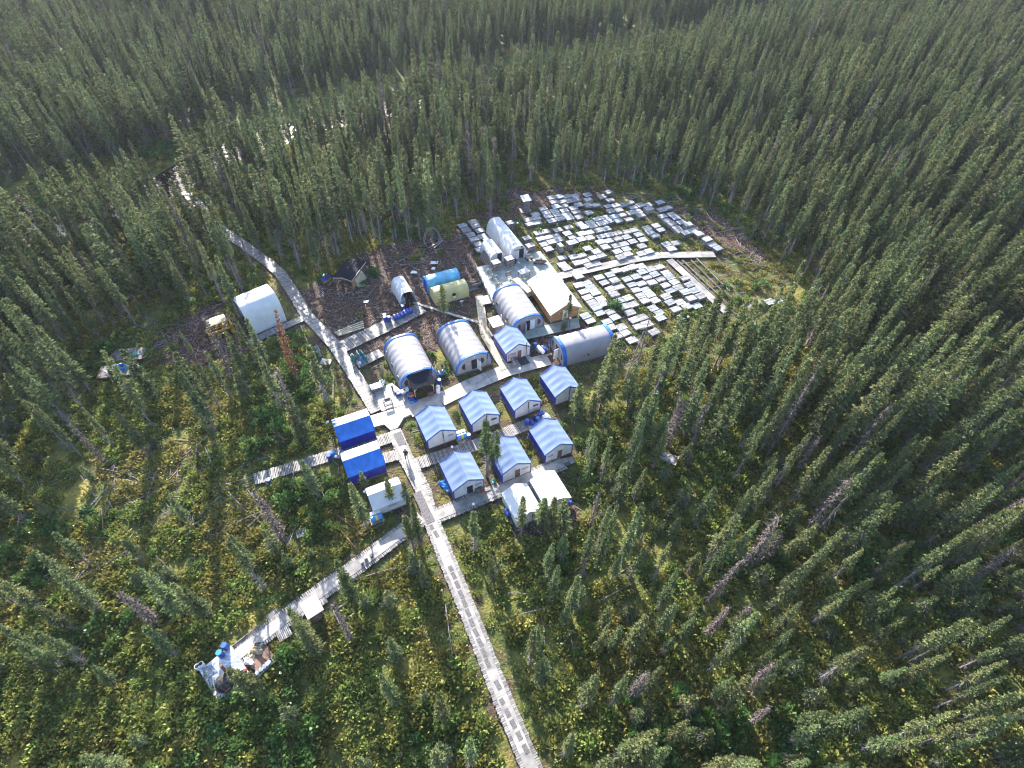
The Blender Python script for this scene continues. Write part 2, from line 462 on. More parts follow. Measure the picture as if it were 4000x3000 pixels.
# ------------------------------------------------------------------ boardwalks
def walk(name, label, line, wid, z=.28, slat=.14, gap=.03, runner=0.0, rmat=None, smat=None, jit=.08):
    """crosswise slats on two stringers, with a plywood runner down the middle"""
    mb = MB(); rn = MB(); st = MB(); k = 0
    pts = [Vector((*p, 0)) for p in line]
    seg = []
    for a, b in zip(pts[:-1], pts[1:]): seg.append((a, b, (b - a).length))
    tot = sum(s[2] for s in seg); s = slat / 2

    def at_(s):
        for i, (a, b, l) in enumerate(seg):
            if s <= l or i == len(seg) - 1: return a + (b - a) * (s / l), (b - a).normalized()
            s -= l
    # smooth headings
    def hd(s):
        d = Vector((0, 0, 0))
        for o in (-.8, -.3, .3, .8): d += at_(min(max(s + o, 0), tot))[1]
        return d.normalized()
    while s < tot:
        p, _ = at_(s); d = hd(s); r = math.atan2(d.y, d.x)
        ww = wid + random.uniform(-jit, jit); o = random.uniform(-jit, jit) / 2
        mb.box(p.x - d.y * o, p.y + d.x * o, z + random.uniform(-.008, .008), slat, ww, .035, r + random.uniform(-.02, .02), random.uniform(-1, .8))
        s += slat + gap * random.uniform(.5, 1.6)
    o = mb.build(name, smat or WOOD); tag(o, label, kind="structure")
    s = 0
    for sd_ in (-.36, .36):
        s = 0
        while s < tot:
            e = min(s + 1.2, tot); p, _ = at_(s); q, _ = at_(e); d = hd((s + e) / 2); n = Vector((-d.y, d.x, 0)) * wid * sd_
            st.beam((p.x + n.x, p.y + n.y, z - .12), (q.x + n.x, q.y + n.y, z - .12), .12, .22, random.uniform(-1, 0)); s = e
    st.build("stringer", GRYW, o)
    if runner:
        s = 0
        while s < tot - .3:
            e = min(s + 2.40, tot); p, _ = at_(s + .012); q, _ = at_(e - .012)
            rn.beam((p.x, p.y, z + .051 + random.uniform(0, .004)), (q.x, q.y, z + .051), runner, .018, random.uniform(-1, 1)); s = e
        rn.build("plywood_runner", rmat or PLY, o)
    return o


walk("boardwalk", "long straight boardwalk running down from the camp to the bottom edge", P_MAIN, 1.75, slat=.15, runner=1.0)
walk("boardwalk", "boardwalk of fine slats bending away from the camp towards the river", P_RIVER, 1.75, slat=.10, gap=.03)
walk("boardwalk", "short boardwalk spur leading to the big white shelter", P_SHEL, 1.3, slat=.10)
walk("boardwalk", "wide pallet boardwalk carrying the row of blue drums", P_DRUM, 2.5, slat=.10, gap=.05)
walk("boardwalk", "small slatted platform holding the green gas cylinders", P_PROP, 1.6, slat=.12)
walk("boardwalk", "slatted boardwalk passing between the two bright blue tents", P_LEFT, 1.65, slat=.12, gap=.05)
walk("boardwalk", "short slatted spur to the nearer bright blue tent", P_LEFT2, 1.6, slat=.12, gap=.04)
walk("boardwalk", "slatted boardwalk between the two rows of blue roofed tents", P_MID, 1.7, slat=.12, gap=.06)
walk("boardwalk", "boardwalk with plywood runner in front of the lowest blue roofed tents", P_LOW, 1.95, slat=.13, gap=.05, runner=1.15)
walk("boardwalk", "boardwalk slanting down left to the silver sheet platform", P_SW, 1.95, slat=.13, gap=.06, runner=1.15)


def slab(name, label, poly, z0, z1, m, kind="structure", tint=0.0, n=(0, 0)):
    mb = MB(); mb.prism(poly, z0, z1, tint)
    return tag(mb.build(name, m), label, kind=kind)


def plywalk(name, label, line, wid, z=.30, m=None):
    """plywood sheets end to end on joists"""
    mb = MB(); st = MB()
    for a, b in zip(line[:-1], line[1:]):
        a, b = Vector((*a, 0)), Vector((*b, 0)); l = (b - a).length; k = max(1, round(l / 2.44)); d = (b - a).normalized(); n = Vector((-d.y, d.x, 0))
        for i in range(k):
            for s, ww in ((-.25, .5), (.25, .5)):
                p, q = a + (b - a) * (i / k) + d * .01, a + (b - a) * ((i + 1) / k) - d * .01; o = n * wid * s
                zz = z + random.uniform(0, .006)
                mb.beam((p.x + o.x, p.y + o.y, zz), (q.x + o.x, q.y + o.y, zz), wid * ww - .012, .022, random.uniform(-1, 1))
        for s in (-.4, .4):
            o = n * wid * s; st.beam((a.x + o.x, a.y + o.y, z - .11), (b.x + o.x, b.y + o.y, z - .11), .1, .19)
    o = mb.build(name, m or PLY); tag(o, label, kind="structure"); st.build("joist", GRYW, o)
    return o


plywalk("walkway", "wide plywood walkway crossing the camp between arched and gabled tents", P_CROSS, 2.3)
plywalk("walkway", "plywood walkway climbing from the cross walk to the green deck", P_UP, 1.25, .34, NEWW)
plywalk("walkway", "white plank walk crossing the core box yard", P_YARD, 1.7, .36)
plywalk("walkway", "plank walk along the right edge of the core box yard", P_YARD2, 1.35, .36)
# plaza where the walks meet
mb = MB()
for poly in ([G(1442, 1632), G(1602, 1583), G(1612, 1622), G(1545, 1652), G(1455, 1676)],
             [G(1500, 1662), G(1580, 1634), G(1556, 1676), G(1528, 1688)],
             [G(1461, 1531), G(1533, 1502), G(1616, 1572), G(1600, 1582), G(1492, 1612)],
             [G(1600, 1584), G(1640, 1566), G(1730, 1532), G(1745, 1548), G(1614, 1606)]):
    mb.prism(poly, .06 + .01 * random.random(), .325 + random.uniform(0, .012), random.uniform(-.6, 1))
tag(mb.build("plaza", PLY), "broad plywood plaza where the boardwalks meet", kind="structure")


# ------------------------------------------------------------------ tents and buildings
def wallpoly(mb, pts, y, th, tint=0.0):
    """vertical wall: outline pts (x, z) ccw seen from -y, slab between y and y+th"""
    n = len(pts)
    vs = [(x, y, z) for x, z in pts] + [(x, y + th, z) for x, z in pts]
    mb.add(vs, [tuple(range(n)), tuple(range(2 * n - 1, n - 1, -1))] + [((i + 1) % n, i, n + i, n + (i + 1) % n) for i in range(n)], tint)


def part(name, m, parent, fn, smooth=False, label=None):
    mb = MB(); fn(mb); return mb.build(name, m, parent, smooth, label)


def window(t, x, y, z, sx, sz, frame=DBLU, pane=GREYWIN, face=-1, side=False):
    """framed window on a wall at y (or on a side wall at x)"""
    f = MB(); p = MB(); th = .03
    if not side:
        yy = y + face * .02
        p.box(x, yy, z, sx, .03, sz)
        for a, b, c, d in ((x, z - .05, sx + .1, .05), (x, z + sz, sx + .1, .05), (x - sx / 2 - .025, z, .05, sz), (x + sx / 2 + .025, z, .05, sz)):
            f.box(a, yy + face * .006, b, c, .04, d)
    else:
        xx = x + face * .02
        p.box(xx, y, z, .03, sx, sz)
        for a, b, c, d in ((y, z - .05, sx + .1, .05), (y, z + sz, sx + .1, .05), (y - sx / 2 - .025, z, .05, sz), (y + sx / 2 + .025, z, .05, sz)):
            f.box(xx + face * .006, a, b, .04, c, d)
    o = f.build("window", frame, t); p.build("pane", pane, o); return o


def stovepipe(t, x, y, z0, top, m=PIPE, cap=True):
    mb = MB(); mb.tube((x, y + .25, z0), (x, y - .12, z0), .06, .06); mb.tube((x, y - .12, z0 - .05), (x, y - .12, top), .07, .07, 8)
    o = mb.build("stove_pipe", m, t, True)
    if cap: part("rain_cap", STEEL, o, lambda b: b.lathe([(.02, top + .14), (.14, top + .03), (.13, top + .02)][::-1], 8, Matrix.Translation((x, y - .12, 0))))
    part("pipe_brace", WOOD, t, lambda b: (b.beam((x - .05, y - .14, .1), (x, y - .14, z0), .05, .05), b.beam((x + .22, y - .14, .1), (x, y - .14, z0), .05, .05)))
    return o


def gable_tent(name, label, cat, c, wd, ln, eave, ridge, rz, roofm, sidem, gabm, trimm=None, group=None, z0=.38,
               pipe=None, win=None, door=None, panels=4, wide_trim=.19, sag=.075, over=.1):
    t = thing(name, label, cat, (c[0], c[1], 0), rz, group)
    hw, hl = wd / 2, ln / 2

    def floor(b):
        b.box(0, 0, .2, wd + .12, ln + .12, .16, 0, -.5)
        for x in (-hw + .2, 0, hw - .2):
            for y in (-hl + .2, 0, hl - .2): b.box(x, y, -.25, .16, .16, .45)
    part("floor_frame", GRYW, t, floor)
    for sx in (-1, 1):
        def side(b):
            n = 9; g = []
            for i in range(n):
                y = -hl + ln * i / (n - 1); bow = .025 * math.sin(i * 2.1 + sx)
                g.append([(sx * (hw + bow * (k in (1, 2))), y, z0 - .2 + (eave - z0 + .2) * k / 3) for k in range(4)])
            b.sheet(g if sx > 0 else [r[::-1] for r in g], .04)
        part("side_wall", sidem, t, side, True)
    for sy in (-1, 1):
        pts = [(-hw, z0 - .16), (hw, z0 - .16), (hw, eave), (0, ridge), (-hw, eave)]
        part("gable_wall", gabm, t, lambda b: wallpoly(b, pts, sy * hl - .02, .04))

    def roof(b):
        nu, nv = 5, panels * 5
        for sx in (-1, 1):
            g = []
            for j in range(nv + 1):
                y = -hl - over + (ln + 2 * over) * j / nv; fr = (j % 5) / 5.0; row = []
                for i in range(nu + 1):
                    u = i / nu; e = 1 + over / hw
                    x = sx * hw * e * u; z = ridge + .03 - (ridge - eave) * e * u
                    z -= sag * math.sin(PI * fr) * math.sin(PI * min(1, u * .9 + .1)) + .012 * math.sin(y * 5 + u * 7 + c[0])
                    row.append((x, y, z))
                g.append(row if sx < 0 else row[::-1])
            b.sheet(g, .025, random.uniform(-.3, .3))
    ro = part("roof", roofm, t, roof, True)
    if trimm:
        for sy in (-1, 1):
            def trim(b):
                y = sy * (hl + .035); T = wide_trim
                for sx in (-1, 1):
                    b.beam((sx * (hw + .02), y, eave - T * .3), (0, y, ridge - T * .3), .05, T)
                    b.beam((sx * (hw - .02), y, z0 - .18), (sx * (hw - .02), y, eave - .03), T, .05)
            part("edge_trim", trimm, t, trim)
    if win: window(t, win[0], -hl, win[1], win[2], win[3], frame=win[4] if len(win) > 4 else gabm, pane=win[5] if len(win) > 5 else GREYWIN)
    if door:
        x, dw, dh, dm = door[:4]
        o = part("door", dm, t, lambda b: b.box(x, -hl - .03, z0, dw, .06, dh))
        part("handle", STEEL, o, lambda b: b.box(x + dw * .38, -hl - .08, z0 + dh * .48, .05, .06, .12))
        part("door_frame", gabm, t, lambda b: (b.box(x - dw / 2 - .05, -hl - .035, z0, .09, .08, dh + .08), b.box(x + dw / 2 + .05, -hl - .035, z0, .09, .08, dh + .08), b.box(x, -hl - .035, z0 + dh + .003, dw, .08, .08)))
    if pipe: stovepipe(t, pipe[0], -hl - .02, pipe[1], pipe[2])
    return t


TG = "blue roofed canvas tents"
BW, BL = 3.72, 4.18
gable_tent("canvas_tent", "blue roofed white tent at the plaza corner, first of the upper row", "tent", (-9.30, 43.1), BW, BL, 2.0, 3.15, A, PALE, DBLU, CANV, DBLU, TG, pipe=(.15, 1.75, 2.75), win=(1.12, 1.35, .75, .38))
gable_tent("canvas_tent", "blue roofed tent half hidden behind a spruce in the upper row", "tent", (-4.10, 45.8), BW, BL, 2.0, 3.15, A, PALE, DBLU, CANV, DBLU, TG, pipe=(.1, 1.85, 3.2), win=(1.12, 1.35, .75, .38, CANV, MESHW))
gable_tent("canvas_tent", "blue roofed tent with blue drums below its gable, third of the upper row", "tent", (1.15, 48.25), BW, BL, 2.0, 3.15, A, PALE, DBLU, CANV, DBLU, TG, pipe=(.05, 1.8, 3.0), win=(1.15, 1.4, .75, .36, CANV, MESHW))
gable_tent("canvas_tent", "blue roofed tent below the arched tent with drums, rightmost of the upper row", "tent", (6.4, 50.75), BW, BL, 2.0, 3.15, A, PALE, DBLU, CANV, DBLU, TG, pipe=(.15, 1.8, 3.3), win=(1.15, 1.4, .7, .36, CANV, MESHW))
T5 = gable_tent("canvas_tent", "blue roofed tent with a red framed window below the green deck", "tent", (-.2, 58.4), BW, BL, 2.0, 3.15, A, PALE, DBLU, CANV, DBLU, TG, pipe=(1.2, 1.75, 3.0), win=(-1.0, .95, 1.2, .7, REDP, GREYWIN), door=(.15, .62, 1.5, BRNW))
gable_tent("canvas_tent", "blue roofed tent with open flap and bags at its door, lowest row", "tent", (-5.5, 36.2), BW, BL, 2.0, 3.15, A, PALE, DBLU, CANV, DBLU, TG, win=(1.15, 1.35, .85, .4), door=(.1, .72, 1.5, DARK))
gable_tent("canvas_tent", "blue roofed tent behind two spruces with a brown door, middle of lowest row", "tent", (-.1, 38.6), BW, BL, 2.0, 3.15, A, PALE, DBLU, CANV, DBLU, TG, win=(1.1, 1.3, .9, .42), door=(.1, .66, 1.5, BRNW))
gable_tent("canvas_tent", "blue roofed tent at the right end of the lowest row with a mat outside", "tent", (4.95, 41.55), BW, BL, 2.0, 3.15, A, PALE, DBLU, CANV, DBLU, TG, win=(-1.15, 1.2, .75, .42), door=(.1, .62, 1.5, BRNW))
HG = "bright blue tarp tents"
gable_tent("tarp_tent", "bright blue tarp tent beside the plaza", "tent", (-19.35, 42.4), 3.6, 4.25, 2.0, 2.75, A - PI / 2, BLUE, DBLU, DBLU, None, HG, panels=3, sag=.03)
gable_tent("tarp_tent", "bright blue tarp tent left of the long boardwalk with drums at its end", "tent", (-17.2, 37.5), 3.6, 4.25, 2.0, 2.75, A - PI / 2, BLUE, DBLU, DBLU, None, HG, panels=3, sag=.03)
WG = "white canvas tents"
t = gable_tent("white_tent", "white canvas tent behind young spruces left of the long boardwalk", "tent", (-13.8, 33.1), 2.9, 3.6, 1.75, 2.55, A - PI / 2, WHT, CANV, CANV, None, WG, panels=3, sag=.05)
window(t, 1.47, .3, 1.15, 1.0, .35, CANV, GREYWIN, 1, True)
gable_tent("white_tent", "white canvas tent with a drum on its left and a stove pipe", "tent", (1.5, 32.5), 3.0, 3.7, 1.85, 2.75, A, WHT, CANV, CANV, None, WG, pipe=(.35, 1.5, 2.4), panels=3, sag=.05)
gable_tent("white_tent", "white canvas tent with a blue drum on its right", "tent", (4.7, 34.3), 3.1, 3.8, 1.85, 2.7, A, WHT, CANV, CANV, None, WG, panels=3, sag=.05)


def section(wd, h, n=18, e1=.72, e2=.85, z0=0.0):
    p = []
    for i in range(n + 1):
        a = PI * i / n; c, s = math.cos(a), math.sin(a)
        p.append((math.copysign(abs(c) ** e1, c) * wd / 2, z0 + (h - z0) * s ** e2))
    return p


def arch_tent(name, label, cat, fl, wd, ln, h, rz, shellm, endm, trimm, group=None, ribs=7, z0=.35, e1=.7, e2=.85, sag=.055,
              floor=True, front_open=False, band=.30, centre=None):
    """fl: front-left ground corner; the shell runs back along +y"""
    c, s = math.cos(rz), math.sin(rz)
    if centre is None: centre = (fl[0] + c * wd / 2 - s * ln / 2, fl[1] + s * wd / 2 + c * ln / 2)
    t = thing(name, label, cat, (*centre, 0), rz, group); hl = ln / 2
    sec = section(wd, h, 18, e1, e2, z0 - .1)

    def shell(b):
        n = ribs * 4; g = []
        for j in range(n + 1):
            y = -hl + ln * j / n; k = 1 - sag / (wd / 2) * math.sin(PI * (j % 4) / 4)
            g.append([(x * k, y, z0 - .1 + (z - z0 + .1) * k + .01 * math.sin(3 * y + 2 * x)) for x, z in sec])
        b.sheet(g, .05)
    part("shell", shellm, t, shell, True)
    pts = [(x, z) for x, z in sec][::-1]
    for sy in (-1, 1):
        if front_open and sy < 0: continue
        part("end_wall", endm, t, lambda b: wallpoly(b, pts[::-1], sy * (hl - .03) - .02, .04))
    if trimm:
        for sy in (-1, 1):
            def tr(b):
                g = []
                for j in range(2):
                    y = sy * (hl - band * j + (.03 if j == 0 else 0)); g.append([(x * 1.012, y, z0 - .1 + (z - z0 + .1) * 1.012) for x, z in sec])
                b.sheet(g if sy < 0 else g[::-1], .03)
                for (x0, z_0), (x1, z_1) in zip(sec[:-1], sec[1:]):
                    b.beam((x0 * .985, sy * (hl + .02), z_0 * .985), (x1 * .985, sy * (hl + .02), z_1 * .985), .05, .13)
            part("edge_band", trimm, t, tr)
    if floor:
        part("floor_frame", GRYW, t, lambda b: [b.box(0, 0, .05, wd + .15, ln + .15, z0 - .16, 0, -.4)] + [b.box(x, y, -.3, .18, .18, .4) for x in (-wd / 2 + .3, wd / 2 - .3) for y in (-hl + .3, 0, hl - .3)])
    return t


def dwindow(t, x, y, z, r, flip, frame=GREY, side=None):
    """D-shaped mesh window with its frame"""
    f = MB(); p = MB(); pts = [(r * .9 * math.cos(a) * flip, r * math.sin(a)) for a in [(-.5 + i / 10) * PI for i in range(11)]]
    if flip > 0: pts = pts
    else: pts = pts[::-1]
    if side is None:
        wallpoly(p, [(x + a, z + b) for a, b in pts], y - .045, .04)
        big = [(x - .05 * flip + a * 1.16, z + b * 1.12) for a, b in pts]; wallpoly(f, big, y - .025, .02)
    else:
        M = side
        def put(mb, q, o):
            n = len(q); vs = [M @ Vector((a, -o, b)) for a, b in q] + [M @ Vector((a, .1, b)) for a, b in q]
            mb.add(vs, [tuple(range(n)), tuple(range(2 * n - 1, n - 1, -1))] + [((i + 1) % n, i, n + i, n + (i + 1) % n) for i in range(n)])
        half = [(r * math.cos(PI * i / 10), r * .9 * math.sin(PI * i / 10)) for i in range(11)]
        put(p, half, .04); put(f, [(a * 1.14, b * 1.14 - .05) for a, b in half], .02)
    o = f.build("window", frame, t); p.build("mesh_pane", MESHW, o)
    return o


def plate(t, x, y, z, s=.3):
    o = part("notice_plate", WLID, t, lambda b: b.box(x, y - .02, z, s, .03, s * .9))
    part("red_border", REDP, o, lambda b: [b.box(x + dx, y - .03, z + dz, a, .03, c) for dx, dz, a, c in ((0, -.03, s + .06, .05), (0, s * .9 - .02, s + .06, .05), (-s / 2, .02, .05, s * .9 - .04), (s / 2, .02, .05, s * .9 - .04))] + [b.box(x, y - .028, z + s * .3, s * .45, .03, s * .28)])


def wdoor(t, x, y, z0, dw, dh, swing=-1, ang=1.3, leaf2=False):
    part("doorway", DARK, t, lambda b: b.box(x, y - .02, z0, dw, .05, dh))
    hx = x + (dw / 2 if swing > 0 else -dw / 2)
    a = ang if swing > 0 else PI - ang
    dx, dy = math.cos(a) * dw * (1 if swing > 0 else 1), -abs(math.sin(a)) * dw
    o = part("door", DOORW, t, lambda b: b.beam((hx, y - .06, z0 + dh / 2), (hx + dx, y - .06 + dy, z0 + dh / 2), .05, dh))
    part("handle", STEEL, o, lambda b: b.box(hx + dx * .85, y - .06 + dy * .85 - .05, z0 + dh * .48, .1, .1, .06))


DG = "grey arched tents with blue edging"
ARCH_H = 3.05
W1 = arch_tent("arched_tent", "grey arched tent with the felt roofed porch at the plaza", "tent", G(1567, 1526, .3), 5.25, 7.6, ARCH_H, A, GREY, GREY, BLUE, DG)
y = -3.8
for x, f in ((-1.55, -1),): dwindow(W1, x, y, 1.45, .55, f)
stovepipe(W1, 1.85, y - .02, 1.9, 3.3)
for yy in (-2.4, .2, 2.8):
    dwindow(W1, 0, 0, 0, .45, 1, side=Matrix.Translation((-2.5, yy, 1.25)) @ Matrix.Rotation(-PI / 2, 4, 'Z') @ Matrix.Rotation(-.16, 4, 'X'))
# porch of the arched tent
def porch(b):
    for x in (-1.3, 1.3): b.box(x, y - 2.0, .3, .1, .1, 1.75, 0, .3)
    b.beam((-1.45, y - 2.0, 2.08), (1.45, y - 2.0, 2.08), .1, .14); b.beam((-1.3, y - 2, 1.5), (-.9, y - 2, 2.0), .07, .07); b.beam((1.3, y - 2, 1.5), (.9, y - 2, 2.0), .07, .07)
    for x in (-1.45, -.5, .5, 1.45): b.beam((x, y - .05, 2.62), (x, y - 2.15, 2.13), .06, .1)
    b.beam((-1.3, y - .15, .35), (-1.3, y - .15, 2.5), .1, .1)
pf = part("porch_frame", NEWW, W1, porch)
part("porch_roof", FELT, pf, lambda b: b.hexa([(-1.6, y - 2.25, 2.17), (1.6, y - 2.25, 2.17), (1.6, y, 2.70), (-1.6, y, 2.70), (-1.6, y - 2.25, 2.21), (1.6, y - 2.25, 2.21), (1.6, y, 2.74), (-1.6, y, 2.74)]))
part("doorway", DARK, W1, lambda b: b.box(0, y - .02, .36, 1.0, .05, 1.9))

W2 = arch_tent("arched_tent", "grey arched tent with an open door, between the porch tent and the plywood walk", "tent", G(1784, 1464, .3), 5.3, 7.6, ARCH_H, A, GREY, GREY, BLUE, DG)
dwindow(W2, -1.35, y, 1.35, .55, -1); dwindow(W2, 1.0, y, 1.55, .55, 1); wdoor(W2, 0, y, .4, .8, 1.75, 1, 1.2); plate(W2, -.75, y, 1.6)
stovepipe(W2, 1.95, y - .02, 1.7, 3.0); part("floodlight", WLID, W2, lambda b: b.box(.05, y - .1, 2.75, .16, .14, .12))
W3 = arch_tent("arched_tent", "grey arched tent beside the orange plank lodge", "tent", G(2000, 1308, .3), 5.2, 7.9, 3.15, A - .04, GREY, GREY, BLUE, DG)
y = -3.95
dwindow(W3, -1.3, y, 1.35, .55, -1); dwindow(W3, 1.5, y, 1.5, .55, 1); wdoor(W3, -.15, y, .4, .75, 1.8, -1, 1.35)
part("door", DOORW, W3, lambda b: b.box(.65, y - .04, .4, .75, .05, 1.8)); plate(W3, 1.02 + .18, y, 2.05)
for yy in (2.2, -1.6):
    dwindow(W3, 0, 0, 0, .42, 1, side=Matrix.Translation((-2.47, yy, 1.3)) @ Matrix.Rotation(-PI / 2, 4, 'Z') @ Matrix.Rotation(-.16, 4, 'X'))
stovepipe(W3, -2.75, -1.9, 1.2, 3.4, STEEL)
nl, nr_ = np.array(G(2197, 1430, .3)), np.array(G(2401, 1379, .3))
dv = (nr_ - nl); rz4 = math.atan2(dv[1], dv[0]) - PI / 2 + .03; cen = (nl + nr_) / 2 + np.array([-dv[1], dv[0]]) / np.hypot(*dv) * 2.3
W4 = arch_tent("arched_tent", "grey arched tent lying crosswise with half round windows along its side", "tent", None, 4.6, 8.1, 3.0, rz4, GREY, GREY, BLUE, DG, centre=tuple(cen), band=.5)
y = -4.05
for yy in (-.5, 3.3):
    dwindow(W4, 0, 0, 0, .48, 1, side=Matrix.Translation((2.18, yy, 1.05)) @ Matrix.Rotation(PI / 2, 4, 'Z') @ Matrix.Rotation(-.18, 4, 'X'))
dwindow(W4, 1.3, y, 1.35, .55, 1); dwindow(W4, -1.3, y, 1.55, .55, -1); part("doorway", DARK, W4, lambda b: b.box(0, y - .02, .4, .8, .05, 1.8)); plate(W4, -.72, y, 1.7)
part("door", DOORW, W4, lambda b: b.beam((.42, y - .06, 1.3), (.62, y - .85, 1.3), .05, 1.75))

WT = arch_tent("arched_tent", "long white arched tent at the back of the green deck", "tent", G(1990, 1023, .6), 3.3, 9.6, 3.3, A, WHT, WHT, None, None, ribs=8, z0=.7, e1=.62, e2=1.0, sag=.04)
y = -4.8
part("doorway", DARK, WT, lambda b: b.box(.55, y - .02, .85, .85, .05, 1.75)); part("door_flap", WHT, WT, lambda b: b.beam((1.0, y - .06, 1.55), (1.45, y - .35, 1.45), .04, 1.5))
part("lintel", GRYW, WT, lambda b: (b.box(.1, y - .1, 2.62, 1.9, .08, .08), b.box(.55, y - .08, 2.85, .3, .06, .35)))
WS = arch_tent("arched_tent", "short white arched tent with a dark doorway on the green deck", "tent", G(1914, 1036, .6), 2.8, 4.2, 2.7, A, WHT, WHT, None, None, ribs=4, z0=.7, e1=.7, e2=.8, sag=.03)
y = -2.1
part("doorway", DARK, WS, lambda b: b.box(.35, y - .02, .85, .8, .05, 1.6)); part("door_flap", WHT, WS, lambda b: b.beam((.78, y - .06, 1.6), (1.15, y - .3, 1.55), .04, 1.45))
SD = arch_tent("arched_tent", "small white arched shelter open at the front above the blue drums", "tent", G(1566, 1195, .2), 2.6, 4.3, 2.5, A + .03, WHT, WHT, None, None, ribs=4, z0=.2, e1=.6, e2=.95, sag=.05, floor=False, front_open=True)
part("hoop", STEEL, SD, lambda b: [b.tube((p[0] * .97, -2.12, p[1] * .97), (q[0] * .97, -2.12, q[1] * .97), .03, .03, 6) for p, q in zip(section(2.6, 2.5, 18, .6, .95, .1)[:-1], section(2.6, 2.5, 18, .6, .95, .1)[1:])])
part("freezer", SHEET, SD, lambda b: (b.box(-.75, -1.3, .15, .7, 1.2, .85), b.box(-.75, -1.3, 1.003, .74, 1.24, .06)))
for nm, lb, p, m1, m2, wdt, ln, hh in (("arched_tent", "turquoise tarp arched tent behind the yellow one", (1675, 1148), TEAL, LBLU, 2.7, 5.5, 2.35), ("arched_tent", "pale yellow tarp arched tent with a round dark vent", (1703, 1194), YELL, YELL, 2.7, 5.6, 2.35)):
    p = np.array(G(*p, .2)); rz_ = A - PI / 2; c_ = p + UX * ln / 2 + UY * wdt / 2
    tt = arch_tent(nm, lb, "tent", None, wdt, ln, hh, rz_, m1, m2, LBLU if m1 is TEAL else None, None, ribs=5, z0=.3, e1=.55, e2=.9, sag=.02, centre=tuple(c_), band=.15)
    if m1 is YELL:
        part("vent_hole", DARK, tt, lambda b: b.lathe([(.3, 0), (.3, .08)], 14, Matrix.Translation((1.30, .3, 1.35)) @ Matrix.Rotation(PI / 2, 4, 'Y')))
        part("vent_flap", WLID, tt, lambda b: b.box(1.36, .32, .72, .04, .4, .4))
    else:
        part("doorway", DBLU, tt, lambda b: b.box(0, -ln / 2 - .02, .3, 1.0, .05, 1.6))
# big white machine shelter
nl, nr_ = np.array(G(988, 1312)), np.array(G(1121, 1253)); dv = nr_ - nl; L5 = float(np.hypot(*dv)); rz_ = math.atan2(dv[1], dv[0]) - PI / 2
cen = (nl + nr_) / 2 + np.array([-dv[1], dv[0]]) / L5 * 2.5
SH = arch_tent("machine_shelter", "tall white fabric machine shelter beside the yellow machine", "shelter", None, 5.0, L5, 4.7, rz_, WHT, WHT, None, None, ribs=3, z0=.1, e1=.45, e2=.75, sag=.02, floor=False, front_open=True, centre=tuple(cen))
part("base_rail", GRYW, SH, lambda b: [b.box(x, 0, 0, .14, L5 - .1, .2) for x in (-2.35, 2.35)])
part("frame_hoop", STEEL, SH, lambda b: [b.tube((p[0] * .97, -L5 / 2 + .1, p[1] * .97), (q[0] * .97, -L5 / 2 + .1, q[1] * .97), .04, .04, 6) for p, q in zip(section(5, 4.7, 18, .45, .75)[:-1], section(5, 4.7, 18, .45, .75)[1:])])

# plank lodge with white roof
nl = np.array(G(2151, 1263, .3)); LA = A - .06; lx = np.array([math.cos(LA), math.sin(LA)]); ly = np.array([-lx[1], lx[0]])
LW, LL = 4.5, 8.0
cen = nl + lx * LW / 2 + ly * LL / 2
LO = thing("plank_lodge", "orange plank lodge with a broad white metal roof", "cabin", (*cen, 0), LA)
def lwalls(b):
    for zz in range(14):
        z0_ = .5 + zz * .145; 
        for sx in (-1, 1): b.box(sx * LW / 2, 0, z0_, .08, LL, .14, 0, random.uniform(-1, 1))
    for sy in (-1, 1):
        zz = .5
        while zz < 3.5:
            half = LW / 2 if zz < 2.5 else LW / 2 * (3.62 - zz) / 1.12
            if half > .1: b.box(0, sy * LL / 2, zz, 2 * half - .09, .075, .14, 0, random.uniform(-1, 1))
            zz += .145
part("wall", ORW, LO, lwalls)
part("floor_frame", GRYW, LO, lambda b: [b.box(0, 0, .2, LW, LL, .28)] + [b.box(x, yy, -.3, .25, .25, .5) for x in (-2, 0, 2) for yy in (-3.6, -1.2, 1.2, 3.6)])
def lroof(b):
    for sx in (-1, 1):
        x1, z1 = sx * (LW / 2 + .4), 2.5 - .2; g = []
        for j in range(9):
            yy = -LL / 2 - .35 + (LL + .7) * j / 8
            g.append([(x1 * k / 4, yy, 3.68 + (z1 - 3.68) * k / 4 + (.012 if (j + k) % 2 else 0)) for k in range(5)])
        b.sheet(g if sx < 0 else [r[::-1] for r in g], .06)
part("roof", ROOFW, LO, lroof)
part("fascia", WLID, LO, lambda b: [b.beam((sx * (LW / 2 + .4), -LL / 2 - .38, 2.23), (0, -LL / 2 - .38, 3.60), .04, .12) for sx in (-1, 1)])
dd = part("door", DOORW, LO, lambda b: b.box(.1, -LL / 2 - .06, .5, .95, .06, 1.9)); part("handle", STEEL, dd, lambda b: b.box(.48, -LL / 2 - .11, 1.4, .05, .06, .12))
plate(LO, -1.0, -LL / 2 - .03, 1.75); window(LO, -LW / 2 - .03, 2.4, 1.5, .8, .6, WLID, MESHW, -1, True)
part("corner_board", NEWW, LO, lambda b: [b.box(sx * (LW / 2 + .01), sy * (LL / 2 + .01), .5, .12, .12, 2.0) for sx in (-1, 1) for sy in (-1, 1)])

